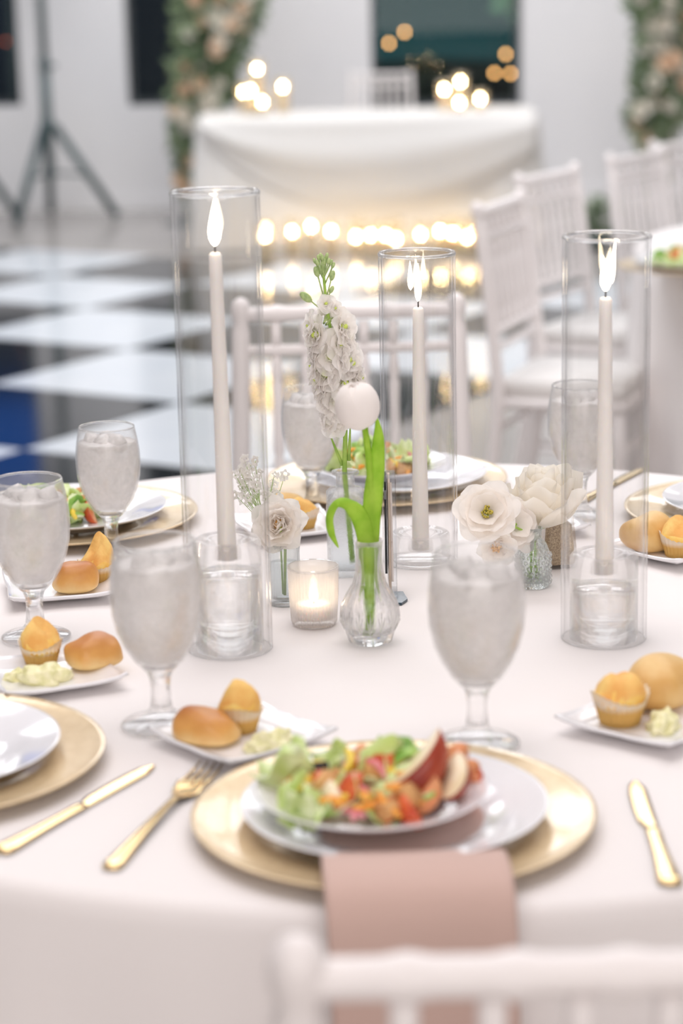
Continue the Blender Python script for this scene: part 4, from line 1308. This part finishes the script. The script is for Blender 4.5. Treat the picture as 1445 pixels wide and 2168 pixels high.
def stock_flower():
    Y = BY; rnd = random.Random(12)
    b0 = atY(748, 1210, Y); b1 = atY(729, 1000, Y); b2 = atY(731, 900, Y); b3 = atY(705, 740, Y); b4 = atY(690, 640, Y); b5 = atY(684, 575, Y)
    b0.z = TZ + .014
    t = empty('stock_flower', b0, 0, 'tall white stock flower spike with green buds at its tip', 'flower')
    P = [Vector((0, 0, 0)), b1 - b0, b2 - b0, b3 - b0, b4 - b0, b5 - b0]
    P[0].x -= .001
    pts = []
    for i in range(len(P) - 1):
        for k in range(5): pts.append(P[i].lerp(P[i + 1], k / 5))
    pts.append(P[-1])
    bm = bmesh.new(); tube(bm, pts, [.0034 - .0020 * i / len(pts) for i in range(len(pts))], 10); obj('stem', bm, M_GREEN, t)
    for (x0, y0, x1, y1) in ((724, 985, 700, 925), (738, 975, 741, 905)):
        a, b = atY(x0, y0, Y) - b0, atY(x1, y1, Y) - b0
        bm = bmesh.new(); tube(bm, [a, a.lerp(b, .5) + Vector((0, -.001, 0)), b], [.0022, .0017, .0008], 8); obj('side_stem', bm, M_GREEN, t)
    # floret meshes
    def floret_me(s):
        r2 = random.Random(s); bm = bmesh.new()
        for layer, (n, L, o0, o1) in enumerate(((3, .0075, .1, .7), (4, .0115, .5, 1.3), (5, .0145, .85, 1.75))):
            for k in range(n):
                petal2(bm, 2 * pi * k / n + layer * .7 + r2.random() * .5, L * r2.uniform(.9, 1.1), L * 1.25, o0, o1, cup=.25, ruffle=.0012, nu=6, nv=5, base=.0008, ph=r2.random() * 6)
        ellipsoid(bm, (0, 0, .003), (.0026, .0026, .0045), 6, 4, mi=1)
        # green sepal behind
        for k in range(4): petal(bm, k * pi / 2, .009, .004, .1, .5, wrap=.001, nu=2, nv=3, z0=-.006, mi=2)
        return mesh_of(bm, [M_STOCK, M_STOCKC, M_BUD], 'floret')
    F = [floret_me(s) for s in range(5)]
    fl = [(683, 655, .62), (712, 650, .5), (690, 640, .55), (655, 690, .95), (700, 668, .9), (728, 690, 1.0), (738, 712, .85), (668, 708, 1.1), (690, 720, 1.0), (660, 730, .9), (720, 725, 1.05),
          (700, 752, 1.15), (672, 748, 1.05), (735, 760, 1.15), (745, 768, .95), (662, 775, 1.0), (715, 785, 1.1), (690, 790, 1.1), (742, 790, .8), (672, 805, 1.0), (705, 815, 1.1), (730, 808, 1.1), (755, 812, 1.0), (765, 800, .8),
          (688, 838, 1.1), (715, 845, 1.15), (745, 835, 1.0), (675, 825, .85), (700, 868, 1.1), (725, 872, 1.0), (695, 890, .85), (712, 895, .8), (688, 860, .9)]
    for i, (x, y, s) in enumerate(fl):
        # axis point at that height
        q = atY(x, y, Y) - b0
        ax = None
        for a, b in zip(P, P[1:]):
            if a.z <= q.z <= b.z: ax = a.lerp(b, (q.z - a.z) / (b.z - a.z))
        if ax is None: ax = P[1]
        dx = q.x - ax.x
        yy = -sqrt(max(0, .021 ** 2 - min(abs(dx), .021) ** 2)) * (.75 if i % 4 else -.5)
        d = Vector((dx * 1.2, yy - .006, .25 * .02))
        o = obj('floret', F[i % 5], None, t)
        o.matrix_local = Matrix.Translation(Vector((q.x, yy * .55, q.z)) - d.normalized() * .006) @ aim(d, rnd.random() * 6) @ Matrix.Scale(s * 1.5, 4)
    # buds
    def bud(x, y, s, tx, ty, m=M_BUD):
        a = atY(tx, ty, Y) - b0; b = atY(x, y, Y) - b0; jj = rnd.uniform(-.004, .002); b.y += jj
        bm = bmesh.new(); tube(bm, [a, a.lerp(b, .6) + Vector((0, 0, -.0005)), b], .0009, 6)
        R_ = aim(b - a); ellipsoid(bm, b + (b - a).normalized() * .003 * s, (.0026 * s, .0026 * s, .0048 * s), 8, 6, M=R_.to_3x3())
        obj('bud', bm, m, t)
    for x, y in ((668, 556), (675, 550), (682, 549), (689, 551), (694, 556), (673, 560), (698, 560), (686, 558), (679, 546), (691, 546)):
        bud(x, y, .8, 684, 590)
    bud(672, 582, 1.35, 684, 625); bud(701, 590, 1.3, 691, 628); bud(655, 634, 1.8, 681, 655); bud(699, 618, 1.0, 688, 640); bud(703, 566, .8, 688, 600)
stock_flower()

# cut crystal vase with tulip
q = at(784, 1362, TZ); q.y += .006; CVX, CVY = q.x, q.y
cv = empty('crystal_vase', (CVX, CVY, TZ), 0, 'cut crystal bud vase with narrow neck, holding the tulip', 'vase')
prof = [(.0205, .0005), (.0225, .002), (.0245, .010), (.0285, .022), (.0305, .032), (.0295, .042), (.0235, .054), (.0175, .064), (.0145, .076), (.0136, .090), (.0140, .102), (.0150, .110)]
def cut(r, z, a, k):
    if k in (2, 3, 4, 5) : return r * (1 + .055 * abs(((a * 8 / pi + (k % 2)) % 2) - 1) - .02)
    if 6 <= k <= 8: return r * (1 + .03 * cos(16 * a))
    return r
inn = [(.0136, .1102), (.0125, .102), (.0121, .090), (.0126, .078), (.0152, .066), (.0205, .055), (.0262, .042), (.0270, .032), (.0250, .022), (.0200, .012), (0, .009)]
def cutf(r, z, a, k): return cut(r, z, a, k) if k < len(prof) else r
obj('crystal_body', lathe(bmesh.new(), [(0, .0005)] + prof + inn, 96, flute=lambda r, z, a, k: cutf(r, z, a, k - 1)), M_CUT, cv)
# carved leaf cuts
bm = bmesh.new()
for k in range(16):
    a = 2 * pi * k / 16
    for s in (-1, 0, 1):
        a2 = a + s * .12
        p1 = Vector((.0268 * cos(a), .0268 * sin(a), .014)); p2 = Vector((.0302 * cos(a2), .0302 * sin(a2), .040 - abs(s) * .006))
        tube(bm, [p1, p1.lerp(p2, .5) * 1.0 + Vector((cos(a2), sin(a2), 0)) * .0022, p2], [.0003, .0011, .0003], 5)
obj('carved_cuts', bm, M_STEM, cv)


def ribbon_leaf(name, pts, widths, m, t, b0, twist=None, fold=.25):
    bm = bmesh.new(); n = len(pts)
    P = [Vector(p) - b0 for p in pts]
    # resample with catmull
    Q = []; Wd = []; Tw = []
    for i in range(n - 1):
        p0, p1, p2, p3 = P[max(i - 1, 0)], P[i], P[i + 1], P[min(i + 2, n - 1)]
        for k in range(6):
            s = k / 6
            Q.append(.5 * ((2 * p1) + (-p0 + p2) * s + (2 * p0 - 5 * p1 + 4 * p2 - p3) * s * s + (-p0 + 3 * p1 - 3 * p2 + p3) * s ** 3))
            Wd.append(widths[i] * (1 - s) + widths[i + 1] * s); Tw.append((twist[i] * (1 - s) + twist[i + 1] * s) if twist else 0)
    Q.append(P[-1]); Wd.append(widths[-1]); Tw.append(twist[-1] if twist else 0)
    rows = []
    for i, c in enumerate(Q):
        tn = (Q[min(i + 1, len(Q) - 1)] - Q[max(i - 1, 0)]).normalized()
        side = tn.cross(Vector((0, 1, 0))).normalized()
        side = Matrix.Rotation(Tw[i], 3, tn) @ side; nr = side.cross(tn)
        rows.append([bm.verts.new(c + side * (j / 3 - 1) * Wd[i] / 2 + nr * fold * Wd[i] * (abs(j / 3 - 1) ** 2)) for j in range(7)])
    for A, B in zip(rows, rows[1:]):
        for j in range(6): bm.faces.new((A[j], A[j + 1], B[j + 1], B[j]))
    bmesh.ops.recalc_face_normals(bm, faces=bm.faces); bmesh.ops.solidify(bm, geom=bm.faces[:], thickness=.0008)
    return obj(name, bm, m, t)


Y = CVY
b0 = Vector((CVX - .002, CVY, TZ + .012))
tl = empty('tulip', b0, 0, 'white tulip with bright green leaves leaning over the crystal vase', 'flower')
sp_ = [(778, 1345), (784, 1250), (790, 1140), (786, 1040), (779, 960), (772, 905)]
S_ = [atY(x, y, Y) - b0 for x, y in sp_]; S_[0] = Vector((0, 0, 0))
bm = bmesh.new(); tube(bm, S_, [.0034, .0034, .0038, .0038, .0034, .0032], 12); obj('stem', bm, M_LEAF, tl)
# bloom
c = atY(764, 905, Y) - b0
bm = bmesh.new(); R_ = Matrix.Translation(c) @ aim(Vector((-.15, -.10, 1)))
for layer, (n, off) in enumerate(((3, .3), (3, .3 + pi / 3))):
    for k in range(n):
        rs = .0205 if layer else .0225
        def pf(u, v, az=2 * pi * k / n + off, rs=rs):
            uu = (u * 2 - 1) * 1.18; th = .12 + 2.86 * v
            rr = rs * sin(th) ** .8 * (1 + .02 * layer); wv = (sin(pi * min(1, .10 + .86 * v)) ** .45)
            ang = az + uu * wv
            return R_ @ Vector((rr * cos(ang) + .0008 * cos(az), rr * sin(ang) + .0008 * sin(az), .0215 * (1 - cos(th)) * 1.08 - .0015 * layer + .0009 * uu * uu))
        grid(bm, pf, 12, 12)
obj('bloom', bm, M_TULIP, tl)
ribbon_leaf('long_leaf', [atY(x, y, Y + d) for x, y, d in ((783, 1330, 0), (785, 1230, 0), (784, 1130, -.004), (790, 1050, -.004), (797, 980, .0), (801, 925, .004), (797, 882, .006))], [.006, .013, .019, .020, .017, .011, .001], M_LEAF, tl, b0, fold=.18)
ribbon_leaf('curled_leaf', [atY(x, y, Y + d) for x, y, d in ((779, 1270, -.003), (778, 1180, -.006), (768, 1105, -.008), (740, 1066, -.010), (710, 1062, -.012), (694, 1092, -.013), (699, 1128, -.012), (716, 1160, -.010))],
            [.008, .017, .021, .016, .014, .012, .009, .001], M_LEAF, tl, b0, twist=[0, 0, .1, .9, 1.2, .9, .5, .2], fold=.2)
bm = bmesh.new()
for (x1, y1, x2, y2) in ((772, 1300, 768, 1240), (779, 1335, 786, 1290)):
    a, b = atY(x1, y1, Y - .003) - b0, atY(x2, y2, Y - .003) - b0; tube(bm, [a, b], [.0006, .002], 6)
obj('leaf_shred', bm, M_LEAF, tl)

# ribbed bud vase with ranunculus and gypsophila
q = at(603, 1278, TZ); RVX, RVY = q.x, q.y
t = empty('bud_vase', (RVX, RVY, TZ), 0, 'small pale blue ribbed glass bud vase right of the tall hurricane', 'vase')
obj('ribbed_wall', lathe(bmesh.new(), [(0, .0005), (.0165, .0005), (.0172, .003), (.0172, .060), (.0180, .068), (.0186, .070), (.0176, .0705), (.0158, .060), (.0156, .008), (0, .007)], 160,
                         flute=lambda r, z, a, k: r * (1 + (.035 * sin(26 * a) if 2 <= k <= 5 else 0))), M_RIB, t)
obj('water', lat([(0, .0075), (.0152, .0082), (.0154, .048), (0, .0482)], 40), M_WATER, t)


def rose_bm(R, layers, ruf=.002, M=None, bm=None, seed=1, mi=0, nu=8, nv=7):
    rnd = random.Random(seed); bm = bm or bmesh.new()
    for l, (n, Lf, Wf, o0, o1, base) in enumerate(layers):
        for k in range(n):
            petal2(bm, 2 * pi * k / n + l * 1.1 + rnd.uniform(-.15, .15), R * Lf * rnd.uniform(.95, 1.06), R * Wf * 1.15, o0, o1, cup=base, ruffle=ruf * (.3 + .2 * l), nu=nu, nv=nv, base=R * .05, ph=rnd.random() * 6, M=M, mi=mi, z0=-R * .02 * l)
    return bm


t0 = Vector((RVX, RVY, TZ + .010))
t = empty('ranunculus', t0, 0, 'cream ranunculus bloom with amber centre in the ribbed bud vase', 'flower')
bc = atY(592, 1108, RVY - .01) - t0
bm = bmesh.new(); tube(bm, [(0, 0, 0), (.002, 0, .055), bc + Vector((.001, .004, -.018)), bc], [.0016] * 4, 8); obj('stem', bm, M_GREEN, t)
M_ = Matrix.Translation(bc + Vector((0, .009, -.004))) @ aim((-.25, -1, .38))
rose = rose_bm(.031, [(3, .45, .50, .35, -.5, .5), (4, .58, .65, .55, -.35, .45), (5, .70, .80, .75, -.15, .42), (6, .85, .90, .95, .30, .4), (6, 1.0, 1.0, 1.05, .9, .3), (7, 1.12, 1.05, 1.1, 1.5, .22)], .0022, M=M_, seed=8)
obj('petals', rose, M_LIS, t)
bm = bmesh.new(); ellipsoid(bm, (0, 0, .005), (.006, .006, .005), 10, 6); bmesh.ops.transform(bm, matrix=M_, verts=bm.verts); obj('flower_centre', bm, M_AMBER, t)

t = empty('gypsophila_sprig', t0, 0, 'tiny white gypsophila sprig rising behind the tall hurricane holder', 'flower')
rnd = random.Random(77); bms = bmesh.new(); bmf = []
root = Vector((-.002, .004, 0)); mid = atY(560, 1120, RVY + .02) - t0
tube(bms, [root, (-.003, .006, .055), mid], [.0012, .0011, .0009], 6)
pp = [(515, 990), (528, 1005), (508, 1012), (520, 1028), (535, 1035), (512, 1045), (526, 1052), (540, 1020), (505, 1030), (518, 975), (530, 985), (578, 1025), (571, 1035), (584, 1045), (573, 1050), (590, 1058), (580, 1006), (602, 1008), (498, 1005), (545, 1048), (552, 1000), (562, 1052), (500, 1050), (535, 1060), (520, 1065), (507, 996), (523, 1015), (588, 1070), (540, 975), (548, 1030)]
def gyp_me(s):
    bm = bmesh.new(); r2 = random.Random(s)
    for l in range(2):
        for k in range(5): petal(bm, 2 * pi * k / 5 + l * .6, .0042 - l * .001, .0036, .5 - .3 * l, 1.5 - .6 * l, wrap=.0008, ruffle=.0005, nu=2, nv=3, ph=r2.random() * 6)
    return mesh_of(bm, [M_GYP], 'tiny_bloom')
GY = [gyp_me(1), gyp_me(2)]
for i, (x, y) in enumerate(pp):
    p = atY(x, y, RVY + .02 + rnd.uniform(-.012, .012)) - t0
    fork_ = mid.lerp(p, .45) + Vector((rnd.uniform(-.003, .003), 0, .003))
    tube(bms, [mid, fork_, p], [.0005, .0004, .0003], 4)
    for k in range(2):
        o = obj('tiny_bloom', GY[(i + k) % 2], None, t)
        o.matrix_local = Matrix.Translation(p + Vector((rnd.uniform(-.003, .003), rnd.uniform(-.003, .003), rnd.uniform(-.003, .003)))) @ aim((rnd.uniform(-1, 1), -1, rnd.uniform(-.2, 1)), rnd.random() * 6) @ Matrix.Scale(rnd.uniform(.8, 1.25), 4)
obj('sprig_stems', bms, M_GREEN, t)

# hobnail vase with lisianthus
q = at(1128, 1240, TZ); HX, HY = q.x, q.y
t = empty('hobnail_vase', (HX, HY, TZ), 0, 'squat textured glass bud vase under the lisianthus, right of centre', 'vase')
obj('textured_body', lat([(0, .0005), (.018, .0005), (.0195, .004), (.0195, .028), (.0190, .040), (.0150, .050), (.0100, .056), (.0092, .062), (.0110, .068), (.0095, .0685), (.0075, .062), (.0080, .055), (.0130, .048), (.0170, .038), (.0172, .007), (0, .006)], 64), M_TEX, t)
rndh = random.Random(2)
bm = bmesh.new()
for j in range(6):
    for k in range(18):
        a = 2 * pi * (k + .5 * (j % 2)) / 18; z = .006 + j * .0062
        ellipsoid(bm, (.0195 * cos(a), .0195 * sin(a), z), (.0022, .0022, .0026), 6, 4)
obj('raised_dots', bm, M_STEM, t)['kind'] = 'stuff'

t0 = Vector((HX, HY, TZ + .008))
OPEN = [(5, .70, .85, .75, .9, .35), (6, .92, 1.0, .95, 1.15, .28), (7, 1.08, 1.1, 1.1, 1.55, .2)]
def cut_flower(name, px_, R, facing, layers, m, label, cmat, crad, Yb, seed, ruf=.003, cup=0):
    t = empty(name, t0, 0, label, 'flower')
    bc = atY(px_[0], px_[1], Yb) - t0
    back = Vector(facing).normalized() * -.006
    bm = bmesh.new(); sx = rndh.uniform(-.004, .004)
    tube(bm, [(sx, 0, 0), (sx * .4, 0, .05), (bc + back * 2) * .8 + Vector((0, 0, .012)), bc + back * 2, bc], [.0015] * 5, 8); obj('stem', bm, M_GREEN, t)
    M_ = Matrix.Translation(bc + back * 1.2) @ aim(facing)
    obj('petals', rose_bm(R, layers, ruf, M=M_, seed=seed), m, t)
    if cmat:
        bm = bmesh.new(); r2 = random.Random(seed)
        for k in range(26):
            a = r2.uniform(0, 6.28); rr = crad * sqrt(r2.random()); ellipsoid(bm, (rr * cos(a), rr * sin(a), .010 - rr * .3), (.0014, .0014, .0030), 6, 4)
        bmesh.ops.transform(bm, matrix=M_, verts=bm.verts); obj('flower_centre', bm, cmat, t)
    return t


cut_flower('lisianthus', (1030, 1084), .035, (-.22, -1, .72), OPEN, M_LIS, 'open cream lisianthus facing forward with olive yellow centre', M_YC, .0065, HY - .045, 5)
cut_flower('lisianthus', (1092, 1110), .031, (.55, -.75, .35), OPEN, M_LIS, 'cream lisianthus turned sideways, between the open bloom and the rose', None, 0, HY - .012, 6)
cut_flower('lisianthus', (1052, 1158), .026, (-.1, -1, -.05), [(4, .5, .6, .5, -.3, .5), (5, .75, .8, .8, .2, .4), (6, 1.0, 1.0, 1.0, 1.1, .3)], M_LIS, 'peach hearted lisianthus hanging lowest, behind the front goblet', M_AMBER, .006, HY - .040, 7)
cut_flower('white_rose', (1150, 1098), .046, (-.02, -.22, 1), [(3, 1.45, .75, .10, -.10, .5), (4, 1.55, 1.0, .32, -.15, .45), (5, 1.62, 1.2, .62, -.12, .42), (5, 1.70, 1.35, .92, -.10, .38), (5, 1.66, 1.3, 1.12, .15, .3)], M_ROSE, 'large ivory rose above the pepper shaker, petals flaring left', None, 0, HY + .04, 9, ruf=.004)

# pepper shaker
q = at(1180, 1202, TZ)
t = empty('pepper_shaker', (q.x, q.y + .012, TZ), .18, 'square glass shaker full of ground brown pepper, below the rose', 'shaker')
def sq_prism(s0, s1, z0, z1, rnd_=.2):
    bm = bmesh.new(); rings = []
    for s, z in ((s0 * .95, z0), (s0, z0 + .001), (s1, z1 - .001), (s1 * .95, z1)):
        ring = []
        for k in range(4):
            a = pi / 4 + k * pi / 2
            for da in (-.12, .12): ring.append(bm.verts.new((s * 1.38 * cos(a + da), s * 1.38 * sin(a + da), z)))
        rings.append(ring)
    for A, B in zip(rings, rings[1:]):
        for i in range(8): bm.faces.new((A[i], A[(i + 1) % 8], B[(i + 1) % 8], B[i]))
    bm.faces.new(rings[0][::-1]); bm.faces.new(rings[-1]); return bm
obj('pepper', sq_prism(.0170, .0135, .0045, .052), M_PEPPER, t, smooth=False)
obj('glass_body', sq_prism(.0195, .0150, .0005, .066), glass_thin('shaker_glass', (.98, .98, .98), boost=1.6), t, smooth=False)
obj('cap', lat([(0, .066), (.0135, .066), (.0140, .068), (.0135, .078), (.010, .084), (0, .086)], 32), M_CHROME, t)

# table number stand seen edge on
q = at(823, 1262, TZ)
t = empty('table_sign', (q.x, q.y - .014, TZ), 0, 'layered table sign seen edge on, black and pale wood, beside the tulip', 'sign')
rot = radians(90 + 1.5)
def yz_plate(name, x0, x1, outline, m):
    bm = bmesh.new(); A = [bm.verts.new((x0, y, z)) for y, z in outline]; B = [bm.verts.new((x1, y, z)) for y, z in outline]
    bm.faces.new(A); bm.faces.new(B[::-1])
    for i in range(len(A)): bm.faces.new((A[i], B[i], B[(i + 1) % len(A)], A[(i + 1) % len(A)]))
    bmesh.ops.recalc_face_normals(bm, faces=bm.faces); return obj(name, bm, m, t, smooth=False)
yz_plate('clear_panel', -.0012, .0090, [(-.004, .004), (.040, .004), (.040, .139), (-.004, .139)], M_CLEARA)
arch = [(.0, .012), (.050, .012)] + [(.025 + .025 * cos(a), .115 + .026 * sin(a)) for a in [pi * k / 8 for k in range(9)]]
yz_plate('black_backing', -.0040, -.0015, [(y, max(z, .03)) for y, z in arch], M_BLACKA)
yz_plate('wooden_layer', .0002, .0028, [(y * .95, z - .001) for y, z in arch], M_WOOD)
yz_plate('wooden_digit', .0030, .0052, [(.002, .020), (.034, .020), (.034, .064), (.020, .078), (.002, .060)], M_WOODL)
yz_plate('upper_layer', .0030, .0050, [(.004, .066), (.036, .086), (.036, .120), (.018, .130), (.004, .110)], M_WOODL)
bm = bmesh.new()
for z0, z1 in ((0.0006, .0036),):
    o1 = [(-.010, .020), (-.006, -.024), (.013, -.026), (.020, -.010), (.016, .020)]
    A = [bm.verts.new((x, y, z0)) for x, y in o1]; B = [bm.verts.new((x, y, z1)) for x, y in o1]
    bm.faces.new(A[::-1]); bm.faces.new(B)
    for i in range(len(A)): bm.faces.new((A[i], A[(i + 1) % len(A)], B[(i + 1) % len(A)], B[i]))
obj('foot_plate', bm, M_NAVYA, t, smooth=False)
